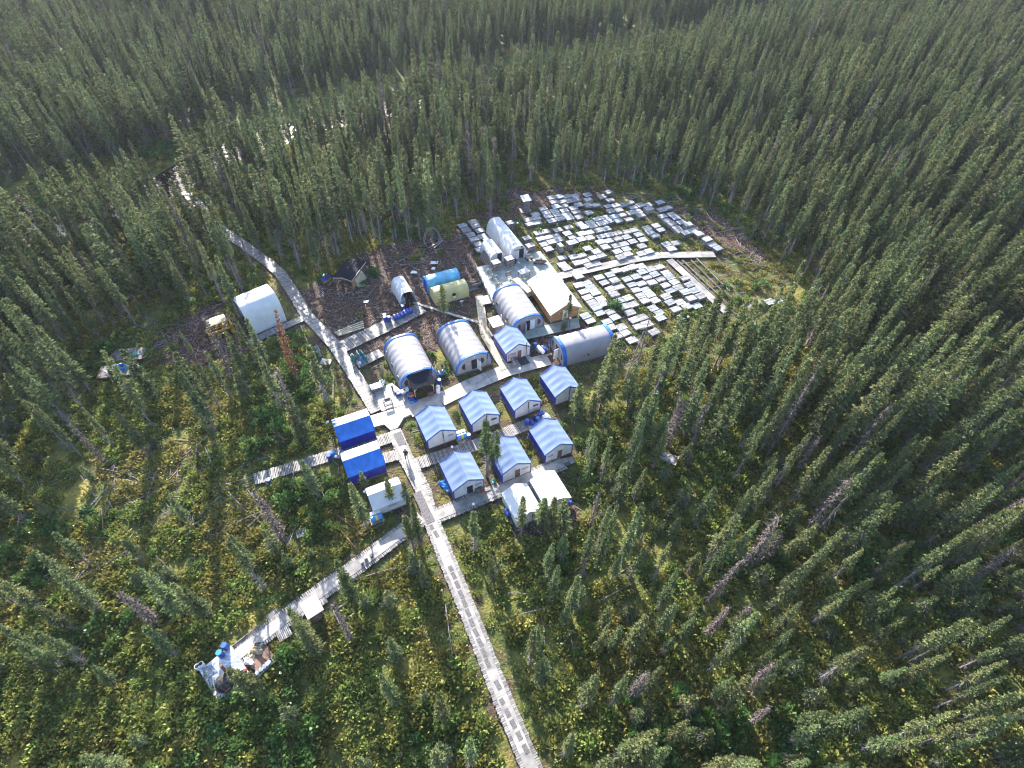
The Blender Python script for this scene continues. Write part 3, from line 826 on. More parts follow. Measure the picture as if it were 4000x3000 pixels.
# green deck and porch deck
DK = [G(1858, 1046, .8), G(1925, 1026, .8), G(2110, 980, .8), G(2175, 1062, .8), G(2203, 1098, .8), G(2085, 1150, .8), G(1998, 1168, .8), G(1925, 1190, .8)]
cxy = np.mean(DK, 0); D0 = thing("wooden_deck", "large green painted plywood deck with a white rail", "deck", (*cxy, 0))
rel = [(p[0] - cxy[0], p[1] - cxy[1]) for p in DK]
part("deck_floor", GDECK, D0, lambda b: b.prism(rel, .70, .80))
part("support", GRYW, D0, lambda b: [b.box(p[0] * .97, p[1] * .97, -.3, .2, .2, 1.0) for p in rel])
def rail(b):
    p, q = Vector((*rel[0], 0)), Vector((*rel[7], 0)); n = 6
    for i in range(n + 1):
        a = p.lerp(q, i / n); b.box(a.x, a.y, .1, .1, .1, 1.55, A)
        if i < n and i != 3:
            e = p.lerp(q, (i + 1) / n)
            for zz in (1.15, 1.6): b.beam((a.x, a.y, zz), (e.x, e.y, zz), .05, .13)
part("rail", WOOD, D0, rail)
DF = [G(2030, 1332, .45), G(2058, 1325, .45), G(2266, 1278, .45), G(2258, 1240, .45), G(2150, 1265, .45), G(2002, 1310, .45)]
slab("porch_deck", "green painted deck along the fronts of the arched tent and the lodge", DF, .36, .47, GDECK, None)["category"] = "deck"
mb = MB()
mb.prism([G(1885, 1157, .6), G(1922, 1146, .6), G(1925, 1182, .6), G(1882, 1190, .6)], .5, .58, .4)
tag(mb.build("landing", NEWW), "pale plank landing between the plywood walk and the green deck", "landing")


# ------------------------------------------------------------------ small buildings and machines
def outhouse(c, rz, label, m, roofm, h=2.2, s=1.2, mono=True):
    t = thing("outhouse", label, "outhouse", c, rz)
    def wl(b):
        for k in range(8):
            for sx, sy in ((1, 0), (-1, 0), (0, 1), (0, -1)):
                o = -s / 2 + s * (k + .5) / 8
                if sx: b.box(sx * s / 2, o, .1, .05, s / 8 - .01, h, 0, random.uniform(-1, 1))
                else: b.box(o, sy * s / 2, .1, s / 8 - .01, .05, h, 0, random.uniform(-1, 1))
    part("wall", m, t, wl)
    part("roof", roofm, t, lambda b: b.hexa([(-s * .7, -s * .75, h + .05), (s * .7, -s * .75, h + .05), (s * .7, s * .8, h + .3), (-s * .7, s * .8, h + .3), (-s * .7, -s * .75, h + .11), (s * .7, -s * .75, h + .11), (s * .7, s * .8, h + .36), (-s * .7, s * .8, h + .36)]))
    part("door", GRYW, t, lambda b: b.box(0, -s / 2 - .035, .2, s * .55, .04, h * .8))
    return t


t = outhouse((*G(1937, 1302), .1), A, "brown outhouse with a large white roof beside the plywood walk", BRNW, ROOFW, 2.0, 1.25)
part("vent_pipe", WLID, t, lambda b: b.tube((.75, -.2, .2), (.75, -.2, 3.4), .07, .07, 8))
part("slat_porch", WOOD, t, lambda b: [b.box(-1.25, -.6 + k * .22, .2, 1.1, .15, .05, 0, random.uniform(-1, 1)) for k in range(9)])
t = outhouse((*G(2052, 822), .05), A - .1, "dark upright outhouse at the forest edge behind the core boxes", GRYW, WLID, 2.3, 1.2)
part("base_pallet", WOOD, t, lambda b: b.box(0, 0, -.05, 2.1, 1.6, .14))

# felt-roofed lumber shed
p0, p1 = np.array(G(1304, 1114)), np.array(G(1362, 1130)); p2 = np.array(G(1394, 1098))
cen = (np.array(G(1300, 1087, 2.3)) + np.array(G(1414, 1022, 2.3)) + np.array(G(1360, 1096, 2.3)) + np.array(G(1382, 1008, 2.3))) / 4; sdv = np.array(G(1414, 1022, 2.3)) - np.array(G(1360, 1096, 2.3)); SHA = math.atan2(sdv[1], sdv[0]) - PI / 2
t = thing("lumber_shed", "open lumber shed with a black felt roof", "shed", (*cen, 0), SHA)
part("post", GRYW, t, lambda b: [b.tube((x, yy, -.2), (x, yy, 2.2), .08, .07, 7) for x in (-1.35, 1.35) for yy in (-2.1, 0, 2.1)])
part("roof", FELT, t, lambda b: [b.hexa([(0, -2.6, 2.5), (sx * 1.6, -2.6, 2.2), (sx * 1.6, 2.6, 2.2), (0, 2.6, 2.5), (0, -2.6, 2.57), (sx * 1.6, -2.6, 2.27), (sx * 1.6, 2.6, 2.27), (0, 2.6, 2.57)]) for sx in (1, -1)])
part("fascia", NEWW, t, lambda b: [b.beam((1.63, -2.6, 2.22), (1.63, 2.6, 2.22), .05, .14), b.beam((0, -2.63, 2.5), (1.6, -2.63, 2.2), .05, .12), b.beam((-1.6, -2.63, 2.2), (0, -2.63, 2.5), .05, .12)])
part("rafter", WOOD, t, lambda b: [b.beam((-1.5, yy, 2.12), (1.5, yy, 2.12), .07, .12) for yy in (-2.2, -1.1, 0, 1.1, 2.2)])
tt = thing("plywood_stack", "leaning stack of orange plywood sheets under the felt roofed shed", "plywood", (*(cen + np.array([math.cos(SHA) * .75 + math.sin(SHA) * .9, math.sin(SHA) * .75 - math.cos(SHA) * .9])), 0), SHA)
part("upright_sheets", ORW, tt, lambda b: [b.beam((.1 + k * .07, -.6, .75), (.35 + k * .07, .9, .75), .05, 1.3, random.uniform(-.5, 1)) for k in range(5)])
part("leaning_sheet", NEWW, tt, lambda b: b.hexa([(.75, -.4, .05), (1.25, -.4, .0), (1.25, 2.2, .0), (.75, 2.2, .05), (.55, -.4, 1.5), (.62, -.4, 1.5), (.62, 2.2, 1.5), (.55, 2.2, 1.5)]))
p = G(1274, 1098); t = thing("tarped_crate", "yellow crate under a dark blue tarp beside the lumber shed", "crate", (*p, 0), A + .5)
part("crate_body", MACH, t, lambda b: b.box(0, 0, .1, 1.5, .9, .45)); part("tarp", DBLU, t, lambda b: b.sheet([[(-.85, -.5, .45), (-.85, 0, .85), (-.85, .5, .6)], [(0, -.52, .5), (0, 0, .95), (0, .5, .7)], [(.85, -.5, .42), (.85, 0, .8), (.85, .5, .5)]], .05)); part("crate_lid", WLID, t, lambda b: b.box(.2, .35, .93, .8, .5, .07, .3))

# hoop frame ribs at the forest edge
p, q = np.array(G(1660, 968)), np.array(G(1722, 950)); d = q - p; L9 = float(np.hypot(*d)); rz_ = math.atan2(d[1], d[0])
t = thing("hoop_frame", "bare grey hoop frame left standing at the forest edge", "frame", (*((p + q) / 2), 0), rz_)
sec = [(-L9 / 2 * .75, 0), (-L9 / 2, 1.3), (-L9 / 2 * .7, 2.6), (-.5, 3.35), (.5, 3.3), (L9 / 2 * .75, 2.5), (L9 / 2, 1.2), (L9 / 2 * .8, 0)]
for k, yy in enumerate((0, .45)):
    part("hoop", WOOD, t, lambda b: [b.beam((a[0], yy, a[1]), (c[0] + .02, yy + .02 * k, c[1]), .12, .12, -.4) for a, c in zip(sec[:-1], sec[1:])])
part("ground_beam", WOOD, t, lambda b: (b.beam((-1.2, -.5, .1), (1.8, .4, .25), .16, .12), b.beam((-.2, -.9, .1), (2.3, .5, .2), .14, .12)))

# yellow tracked machine
p = G(865, 1300); t = thing("tracked_machine", "old yellow tracked machine with an open cab in the muddy yard", "tractor", (*p, 0), math.radians(38))
part("cab_frame", MACH, t, lambda b: [b.box(x, yy, .9, .13, .13, 1.55) for x in (-1.2, -.35, .45, 1.25) for yy in (-.75, .75)] + [b.box(0, yy, .85, 2.6, .12, .3) for yy in (-.75, .75)] + [b.box(0, yy, 1.55, 2.4, .08, .08) for yy in (-.75, .75)] + [b.box(1.5, 0, .7, .7, 1.3, .5), b.box(-1.5, 0, .6, .5, 1.5, .35)])
part("cab_roof", mat("faded_yellow", (.55, .45, .25), .5, .4, .2, 2), t, lambda b: b.sheet([[(x, yy, 2.55 - .12 * (yy / .8) ** 2 - .05 * (x / 1.3) ** 2) for yy in (-.85, -.4, 0, .4, .85)] for x in (-1.4, -.7, 0, .7, 1.4)], .08), True)
part("seat", BLACK, t, lambda b: (b.box(-.3, 0, .9, .6, .6, .35), b.box(-.6, 0, 1.25, .15, .6, .5)))
for sy in (-1, 1):
    tr = part("track", BLACK, t, lambda b: [b.box(-1.9 + k * .2, sy * .95, .02, .15, .5, .10) for k in range(20)] + [b.box(0, sy * .95, .14, 3.5, .34, .42)])
    part("road_wheel", MACH, tr, lambda b: [b.lathe([(.3, -.28), (.3, .28)], 14, Matrix.Translation((x, sy * .95, .36)) @ Matrix.Rotation(PI / 2, 4, 'X')) for x in (-1.5, -.5, .5, 1.5)])
part("engine", GRYW, t, lambda b: (b.box(1.1, 0, .6, .9, .9, .6), b.tube((1.4, .3, 1.1), (1.4, .3, 1.9), .06, .06)))

# rusty trailers
def trailer(c, rz, label, extra):
    t = thing("flat_trailer", label, "trailer", (*c, 0), rz)
    part("bed", GRYW, t, lambda b: [b.box(-1.9 + k * .25, 0, .5, .23, 2.3, .08, 0, random.uniform(-1, 1)) for k in range(17)])
    part("chassis", RUST, t, lambda b: (b.box(0, 1.17, .34, 4.3, .1, .2), b.box(0, -1.17, .34, 4.3, .1, .2), b.box(-2.1, 0, .34, .14, 2.4, .28), b.box(2.2, 0, .34, .14, 2.2, .2)))
    part("drawbar", STEEL, t, lambda b: (b.beam((2.2, .9, .42), (3.3, 0, .42), .1, .1), b.beam((2.2, -.9, .42), (3.3, 0, .42), .1, .1)))
    for sy in (-1, 1):
        part("wheel", BLACK, t, lambda b: b.lathe([(.30, -.12), (.34, -.06), (.34, .06), (.30, .12)], 16, Matrix.Translation((-.2, sy * .85, .3)) @ Matrix.Rotation(PI / 2, 4, 'X')), True)
    extra(t)
    return t
trailer(Q(279, 771), math.radians(8), "rusty flat trailer with bare brown planks and drawbar", lambda t: part("green_board", GCYL, t, lambda b: b.box(1.0, -.1, .6, 1.2, .9, .04, .5)))
trailer(Q(256, 806), math.radians(12), "flat trailer loaded with a blue box and grey sheets", lambda t: None)
p = Q(270, 803); t = thing("open_box", "open bright blue box standing on the loaded trailer", "box", (*p, .58), math.radians(12))
part("box_side", LBLU, t, lambda b: (b.box(0, -.35, 0, .8, .05, .6), b.box(0, .35, 0, .8, .05, .6), b.box(-.4, 0, 0, .05, .65, .6), b.box(.4, 0, 0, .05, .65, .6))); part("bottom", BLACK, t, lambda b: b.box(0, 0, .0, .74, .64, .05))
p = Q(247, 803); tag(part("metal_sheets", SHEET, None, lambda b: [b.box(p[0] + dx, p[1] + dy, .6 + .03 * k, 1.7, .5, .02, r) for k, (dx, dy, r) in enumerate([(0, 0, .9), (-.2, .1, 1.0), (.3, .4, .7)])]), "loose grey metal sheets lying on the loaded trailer", "sheet")

# ------------------------------------------------------------------ drums, cylinders, tanks
DPROTO = {}


def drum(c, z=0.0, lying=None, label="", body=None, lid=None, group="drums about the camp", h=.88, r=.29):
    body = body or DRUM; lid = lid or DRUML; key = (body.name, lid.name, lying is not None, h)
    loc = Matrix.Translation((*c, z))
    if key not in DPROTO:
        t = thing("drum", label, "drum", group=group)
        M = Matrix.Identity(4) if lying is None else Matrix.Translation((-h / 2, 0, r)) @ Matrix.Rotation(PI / 2, 4, 'Y')
        part("barrel", body, t, lambda b: b.lathe([(r * .97, 0), (r, .02), (r, h * .32), (r * 1.05, h * .335), (r, h * .35), (r, h * .65), (r * 1.05, h * .665), (r, h * .68), (r, h - .02), (r * .97, h)], 16, M), True)
        part("lid", lid, t, lambda b: b.lathe([(r * .93, h - .01), (r * .93, h + .012), (.0, h + .012)][:2], 16, M), True)
        DPROTO[key] = t
    else:
        t = copy_tree(DPROTO[key]); t["label"] = label; t["group"] = group
    t.location = (*c, z); t.rotation_euler = (0, 0, lying if lying is not None else random.uniform(0, 6))
    return t


for i, (x, y) in enumerate([(1085, 1072), (1127, 1057), (1170, 1037), (1208, 1018), (1240, 998), (1278, 985)]):
    drum(GZ(1200, 900, x, y, .6), .3, A + PI / 2 - .05 * (i % 3), "dark blue drum lying on the pallet walk, %s from the left end of the row" % ORD[i], group="drums lying on the pallet walk")
drum(GZ(1200, 900, 967, 1105, .5), .3, None, "upright blue drum with a white lid on the pallet walk", DRUM, WLID)
drum(GZ(1200, 900, 1012, 1105, .5), .3, None, "upright blue drum with an orange lid on the pallet walk", DRUM, mat("orange_lid", (.55, .28, .12), .5, .4, .2, 4))
drum(GZ(1200, 900, 962, 1075, .5), .3, None, "upright white topped drum behind two others on the pallet walk", GCYL, WLID)
drum(GZ(1200, 900, 1183, 962, .4), .1, None, "lone upright drum with a white lid by the open shelter", DRUM, WLID)
drum(GZ(1200, 1200, 1638, 825, .4), .05, A + PI / 2, "blue drum lying behind the porch tent, nearer the tent")
drum(GZ(1200, 1200, 1685, 808, .4), .05, A + PI / 2, "blue drum lying behind the porch tent, farther from the tent")
drum(GZ(1200, 1200, 1632, 940, .4), .3, None, "upright blue drum with a white lid beside the porch tent", DRUM, WLID, "drums about the camp")
for i, yy in enumerate((1045, 1005)):
    drum(GZ(1200, 1200, 1617, yy, .4), .3, None, "white drum standing beside the porch, %s" % ("in front" if i == 0 else "behind its twin"), WLID, STEEL, h=.6)
drum(GZ(1700, 1200, 1232, 500, .3), .3, None, "upright blue drum between the red windowed tent and the crosswise arched tent", DRUM, DRUML)
for i, (x, y, m, lb) in enumerate([(1290, 515, WLID, "white drum lying on the rack, nearest the tent with the red window"), (1312, 545, WLID, "white drum lying on the rack, nearest the cross walk"), (1342, 518, DRUM, "blue drum lying on the rack by the crosswise arched tent")]):
    drum(GZ(1700, 1200, x, y, .9), .75, A + PI / 2 + .2, lb, m, m)
p = GZ(1700, 1200, 1315, 540, .3); t = thing("drum_rack", "low wooden rack carrying three lying drums", "rack", (*p, .0), A)
part("shelf", WOOD, t, lambda b: [b.box(0, -.5 + k * .25, .68, 1.7, .14, .05, 0, random.uniform(-1, 1)) for k in range(5)]); part("leg", GRYW, t, lambda b: [b.box(x, yy, 0, .1, .1, .68) for x in (-.75, .75) for yy in (-.45, .45)])
part("step_bench", WOOD, t, lambda b: (b.box(.55, -1.15, .4, .9, .3, .05), b.box(.2, -1.15, .1, .06, .28, .3), b.box(.9, -1.15, .1, .06, .28, .3)))
drum(GZ(1650, 1600, 1290, 180, .3), .3, None, "blue drum with a label at the end of the middle boardwalk")
drum(GZ(1650, 1600, 1395, 110, .3), .3, None, "blue drum with a rusty top behind the right tent of the lowest row", DRUM, RUST)
drum(GZ(1650, 1600, 1420, 150, .3), .3, None, "blue drum with a blue top beside the rusty topped one")
drum(GZ(1650, 1600, 1352, 165, .4), .3, A + PI / 2 + .3, "blue drum lying between upright drums at the middle boardwalk's end")
drum(GZ(1650, 1600, 572, 355, .3), .25, None, "upright blue drum with a grey top beside the plaza corner tent", DRUM, STEEL)
drum(GZ(1650, 1600, 1050, 1280, .5), .35, A + PI / 2, "blue drum lying left of the white tent with a stove pipe")
drum(GZ(1650, 1600, 1805, 1165, .5), .2, A + .1, "blue drum lying right of the rightmost white tent")
drum(GZ(1200, 1550, 283, 770, .3), .3, None, "blue drum standing at the left end of the nearer blue tent")
drum(GZ(1200, 1550, 328, 735, .4), .4, None, "blue drum at the left end of the nearer blue tent, behind its neighbour", LBLU, DRUML)
drum(GZ(700, 1650, 1113, 740, .2), -.05, None, "bright blue drum with a white lid at the far end of the left boardwalk", mat("bright_blue_drum", (.02, .09, .50), .4, .5, .1, 4), WLID)
drum(G(886, 2531, .55), .55, None, "blue drum at the corner of the silver sheet platform, nearer the boardwalk")
drum(G(867, 2560, .55), .55, None, "blue drum with a white bung on the silver sheet platform", DRUM, LBLU)

GP = None
spots = [(560, 670), (575, 655), (588, 668), (640, 640), (655, 655), (690, 625), (672, 610), (705, 640), (735, 680), (632, 622)]
names = ["nearest the long boardwalk", "second from the long boardwalk", "front one of the left cluster", "front left of the main cluster", "in the middle of the main cluster", "with a pale cap behind the others", "at the back of the main cluster", "right of the main cluster", "standing alone on the right", "rear left of the main cluster"]
for (x, y), nm in zip(spots, names):
    p = GZ(1200, 1200, x, y, .3)
    if GP is None:
        t = GP = thing("gas_cylinder", "", "gas cylinder", group="green gas cylinders on the slatted platform")
        part("bottle", GCYL, t, lambda b: b.lathe([(.14, 0), (.16, .03), (.16, 1.0), (.13, 1.12), (.06, 1.18)], 12), True)
        part("valve_cap", mat("pale_cap", (.45, .60, .62), .4, .5, .1, 4), t, lambda b: b.lathe([(.07, 1.18), (.08, 1.2), (.07, 1.34), (.03, 1.36)], 10), True)
    else: t = copy_tree(GP)
    t["label"] = "green gas cylinder %s" % nm; t.location = (*p, .3); t.rotation_euler.z = random.uniform(0, 6)
p = GZ(1200, 1200, 668, 668, .3); drum(p, .3, None, "bright blue barrel among the green gas cylinders", LBLU, DRUML, h=.8, r=.24)
p = GZ(1200, 1200, 655, 700, .3); drum(p, .3, None, "white bucket in front of the green gas cylinders", WLID, WLID, h=.38, r=.17)


def oil_tank(c, rz, z, label):
    t = thing("oil_tank", label, "tank", (*c, z), rz, "fuel tanks beside the tents")
    part("tank", LBLU, t, lambda b: b.lathe([(.25, -.62), (.33, -.58), (.34, 0), (.33, .58), (.25, .62)], 16, Matrix.Translation((0, 0, .95)) @ Matrix.Rotation(PI / 2, 4, 'Y')), True)
    part("yellow_band", mat("tank_yellow", (.55, .42, .10), .5, .4, .1, 4), t, lambda b: b.lathe([(.348, -.12), (.348, .14)], 16, Matrix.Translation((0, 0, .95)) @ Matrix.Rotation(PI / 2, 4, 'Y')), True)
    part("white_box", WLID, t, lambda b: b.box(.05, .52, .55, 1.15, .42, .75))
    part("stand", WOOD, t, lambda b: (b.box(0, 0, .5, 1.5, .9, .08), b.box(-.6, 0, 0, .1, .8, .5), b.box(.6, 0, 0, .1, .8, .5)) + tuple(b.box(-.5 + .2 * k, -.55, .12, .12, .2, .1) for k in range(6)))


oil_tank(GZ(1650, 1600, 492, 385), A, .0, "blue and yellow fuel tank on a stand right of the plaza corner tent")
p = GZ(1200, 1550, 872, 1545); oil_tank(p, A, .0, "blue and yellow fuel tank on a grey stand below the young spruces")
p = GZ(1650, 1600, 1490, 85, .5); t = thing("water_tub", "blue and white tubs on a shelf above the rusty topped drum", "tub", (*p, .3), A + .2)
part("blue_tub", DRUM, t, lambda b: b.box(-.1, .35, .25, 1.0, .5, .5)); part("white_tub", WLID, t, lambda b: (b.box(.1, -.35, .25, .8, .55, .45), b.box(.15, -.35, .702, .3, .3, .03))); part("shelf", WOOD, t, lambda b: (b.box(0, 0, .15, 1.4, 1.5, .08), b.box(0, .6, -.3, 1.2, .1, .45), b.box(0, -.6, -.3, 1.2, .1, .45)))

# ------------------------------------------------------------------ things around the porch and plaza
p = GZ(1200, 1200, 850, 985, .7); t = thing("freezer_chest", "white lidded chest at the corner of the plaza", "chest", (*p, .25), A)
part("chest_body", GRYW, t, lambda b: b.box(0, 0, 0, 1.5, .95, .62)); part("lid", WLID, t, lambda b: (b.box(-.37, 0, .625, .74, 1.0, .09), b.box(.39, 0, .625, .74, 1.0, .09)))
for i, (x, y) in enumerate([(905, 935), (930, 925), (955, 940), (915, 965), (940, 960), (925, 990), (945, 985)]):
    q = GZ(1200, 1200, x, y, .3)
    if i == 0:
        WJ = t = thing("water_jug", "", "jug", group="clear water jugs on the plaza")
        part("bottle", mat("clear_blue_plastic", (.42, .62, .70), .25, .6, .1, 4), t, lambda b: b.lathe([(.12, 0), (.14, .03), (.14, .3), (.06, .4), (.05, .47)], 12), True); part("cap", WLID, t, lambda b: b.lathe([(.055, .47), (.055, .5)], 10))
    else: t = copy_tree(WJ)
    t["label"] = "clear water jug in the cluster beside the white chest"; t.location = (*q, .3)
for i, (x, y, m, lb) in enumerate([(1105, 1040, DRUM, "blue crate at the left foot of the porch tent, back"), (1130, 1065, DRUM, "blue crate at the left foot of the porch tent, front"), (1190, 1070, WLID, "white tote on legs left of the porch"), (1225, 1050, WLID, "white tote on legs nearest the porch"), (1265, 1100, LBLU, "blue crate at the porch corner, top of its stack"), (1285, 1105, ORNG, "orange crate on the stack at the porch corner"), (1290, 1150, LBLU, "blue crate at the front foot of the porch stack"), (1335, 1140, DRUM, "dark blue crate under the porch beam")]):
    q = GZ(1200, 1200, x, y, .6); zz = .33 + (.55 if i in (2, 3) else .45 if i in (4, 5) else 0)
    t = thing("plastic_crate", lb, "crate", (*q, zz), A, "plastic crates by the porch")
    part("crate", m, t, lambda b: (b.box(0, 0, 0, .6, .45, .05), b.box(0, .22, .05, .6, .04, .3), b.box(0, -.22, .05, .6, .04, .3), b.box(.29, 0, .05, .04, .4, .3), b.box(-.29, 0, .05, .04, .4, .3)))
    if i in (2, 3): part("lid", WLID, t, lambda b: b.box(0, 0, .352, .66, .5, .04)); part("leg", GRYW, t, lambda b: [b.box(a, c_, -.55, .05, .05, .55) for a in (-.25, .25) for c_ in (-.18, .18)])
    if i in (4, 5): part("crate_below", DRUM, t, lambda b: b.box(0, 0, -.44, .62, .47, .43))
    if i < 2: part("jugs", WLID, t, lambda b: [b.lathe([(.09, .05), (.09, .38), (.04, .44)], 10, Matrix.Translation((a, c_, 0))) for a in (-.18, 0, .18) for c_ in (-.1, .1)])
p = GZ(1200, 1200, 1520, 1060, .6); t = thing("grill_box", "dark red covered box under the porch roof", "box", (*p, .33), A)
part("box_body", mat("maroon_cover", (.12, .05, .06), .6, .4, .2, 4), t, lambda b: b.box(0, 0, 0, .75, .6, .8)); part("cover", BLACK, t, lambda b: b.box(0, 0, .803, .8, .65, .05))
p = GZ(1200, 1200, 1000, 1190, .33); t = thing("work_stand", "dark work stand casting its shadow across the plaza", "stand", (*p, .33), A)
part("top", GRYW, t, lambda b: (b.box(0, .0, .72, 1.1, .5, .06), b.box(0, .2, .783, .7, .25, .15))); part("leg", GRYW, t, lambda b: [b.beam((a, c_, 0), (a * .75, c_ * .6, .72), .07, .07) for a in (-.55, .55) for c_ in (-.3, .3)]); part("brace", GRYW, t, lambda b: (b.beam((-.5, -.28, .25), (.5, -.28, .25), .06, .06), b.beam((-.5, .28, .25), (.5, .28, .25), .06, .06)))
p = GZ(1200, 1200, 1050, 1000, .33); t = thing("fire_extinguisher", "small black can standing on the plaza left of the porch tent", "can", (*p, .33))
part("can_body", BLACK, t, lambda b: b.lathe([(.1, 0), (.11, .02), (.11, .5), (.05, .58)], 10), True); part("nozzle", STEEL, t, lambda b: b.box(0, 0, .58, .08, .2, .06))
# porch of the red-windowed tent: mat, bench, stove
p = GZ(1700, 1200, 1085, 665, .3); t = thing("porch_mat", "black mat in front of the tent with the red framed window", "mat", (*p, .33), A)
part("mat", mat("black_mat", (.045, .045, .055), .8, .3, .2, 5), t, lambda b: b.box(0, 0, .02, 1.35, 1.6, .02)); part("boards", PLY, t, lambda b: (b.box(0, 0, -.1, 2.6, 1.7, .118), b.box(1.0, 0, .021, .4, 1.6, .018)))
p = GZ(1700, 1200, 965, 675, .5); t = thing("bench", "weathered plank bench left of the black porch mat", "bench", (*p, .33), A + PI / 2 - .1)
part("seat", WOOD, t, lambda b: [b.box(0, -.2 + k * .2, .45, 1.6, .17, .05, 0, random.uniform(-1, 1)) for k in range(3)]); part("leg", WOOD, t, lambda b: (b.box(-.6, 0, 0, .08, .5, .45), b.box(.6, 0, 0, .08, .5, .45)))
p = GZ(1700, 1200, 990, 635, .5); t = thing("fire_bowl", "grey round bowl on a stand beside the red framed window", "bowl", (*p, .33))
part("bowl", GRYW, t, lambda b: b.lathe([(.1, .3), (.3, .4), (.36, .55), (.33, .56), (.08, .36)], 14), True); part("stand", PIPE, t, lambda b: b.lathe([(.2, 0), (.05, .05), (.05, .3)], 8))
slab("mat_landing", "grey plank landing with a dark mat at the right tent of the lowest row", [GZ(1650, 1600, *q, .3) for q in [(1640, 620), (1850, 575), (1885, 650), (1700, 720), (1650, 660)]], .2, .3, WOOD, None)["category"] = "landing"
p = GZ(1650, 1600, 1770, 675, .3); tag(part("door_mat", MATD, None, lambda b: b.box(*p, .302, 1.2, .45, .02, A)), "dark rectangular mat on the landing of the right tent", "mat")
p = GZ(1650, 1600, 640, 1045, .3); slab("landing", "plank landing at the open flap of the lowest left tent", [GZ(1650, 1600, *q, .3) for q in [(520, 1030), (690, 975), (790, 1040), (560, 1110)]], .2, .305, WOOD, None)["category"] = "landing"
p = GZ(1650, 1600, 1175, 825, .3); mb = MB(); [mb.box(p[0] + UX[0] * k * .15, p[1] + UX[1] * k * .15, .24, .12, 1.1, .05, A, random.uniform(-1, 1)) for k in range(-4, 5)]
tag(mb.build("pallet", WOOD), "wooden pallet step below the brown door between the two spruces", "pallet")
p = GZ(1650, 1600, 700, 995, .5); t = thing("duffel_bag", "brown duffel bag outside the open tent flap", "bag", (*p, .3), A)
part("bag_body", mat("brown_bag", (.16, .12, .10), .8, .3, .3, 4, .3, 8), t, lambda b: b.lathe([(.12, -.5), (.3, -.42), (.36, 0), (.3, .42), (.12, .5)], 12, Matrix.Translation((0, 0, .32)) @ Matrix.Rotation(PI / 2, 4, 'Y')), True); part("strap", BLACK, t, lambda b: b.lathe([(.37, -.04), (.37, .04)], 12, Matrix.Translation((.1, 0, .32)) @ Matrix.Rotation(PI / 2, 4, 'Y')))
p = GZ(1650, 1600, 750, 1010, .4); t = thing("chainsaw", "orange chainsaw lying by the brown bag", "chainsaw", (*p, .32), A)
part("saw_body", ORNG, t, lambda b: (b.box(0, 0, .0, .4, .22, .25), b.box(-.3, 0, .1, .25, .06, .06), b.box(.1, 0, .25, .06, .3, .06))); part("bar", STEEL, t, lambda b: b.box(.6, .03, .08, .8, .03, .1))
p = GZ(1650, 1600, 880, 880, .4); t = thing("backpack", "teal and white backpack on the ground below two spruces", "backpack", (*p, .05), A)
part("pack_body", mat("teal_cloth", (.02, .30, .30), .7, .3, .2, 5), t, lambda b: b.lathe([(.16, 0), (.24, .1), (.24, .5), (.12, .68)], 10), True); part("pocket", WLID, t, lambda b: b.box(-.15, -.15, .15, .2, .2, .4))
p = GZ(1650, 1600, 290, 950); t = thing("tarp_heap", "crumpled blue tarp beside the lowest left tent", "tarp", (*p, .05), A + PI / 2 + .3)
part("fabric", mat("crumpled_tarp", (.02, .20, .65), .45, .5, .2, 3, .6, 6), t, lambda b: b.sheet([[(-.9 + i * .2, -.4 + k * .16, .08 + .32 * vnoise(i * 3.1, k * 3.7, 2.0) * (1 if 0 < k < 5 and 0 < i < 9 else .1)) for k in range(6)] for i in range(10)], .02))

# post lamps / marker posts with white caps
POSTS = [(1700, 1200, 1650, 285, 2.3, "white capped post in front of the lodge porch deck"), (1650, 1600, 372, 525, 1.0, "white capped post on the middle boardwalk"), (1650, 1600, 635, 1245, 1.3, "white capped post beside the lowest boardwalk"), (1200, 1550, 735, 1250, 1.3, "white capped post at the left end of the white tent"), (1200, 1550, 290, 415, 1.6, "white capped post left of the plaza blue tent"), (1700, 780, 1012, 440, 2.4, "white capped post behind the long white arched tent"), (1700, 1200, 1040, 870, 1.7, "thin pale post beside the cross walk"), (1200, 1550, 395, 850, 1.8, "dark leaning pipe at the end of the nearer blue tent"), (1700, 780, 330, 1320, 1.0, "short sign post with a pale board near the yellow tent")]
for i, (ox, oy, x, y, h, lb) in enumerate(POSTS):
    p = GZ(ox, oy, x, y)
    t = thing("marker_post", lb, "post", (*p, 0), 0, "marker posts about the camp")
    part("pole", PIPE if i not in (6, 8) else WOOD, t, lambda b: b.tube((0, 0, -.2), (0, 0, h), .06, .055, 8), True)
    part("cap", WLID, t, (lambda b: b.lathe([(.06, h - .02), (.16, h + .03), (.17, h + .16), (.1, h + .24)], 10)) if i != 8 else (lambda b: b.box(0, 0, h, .55, .08, .18, A)), True)

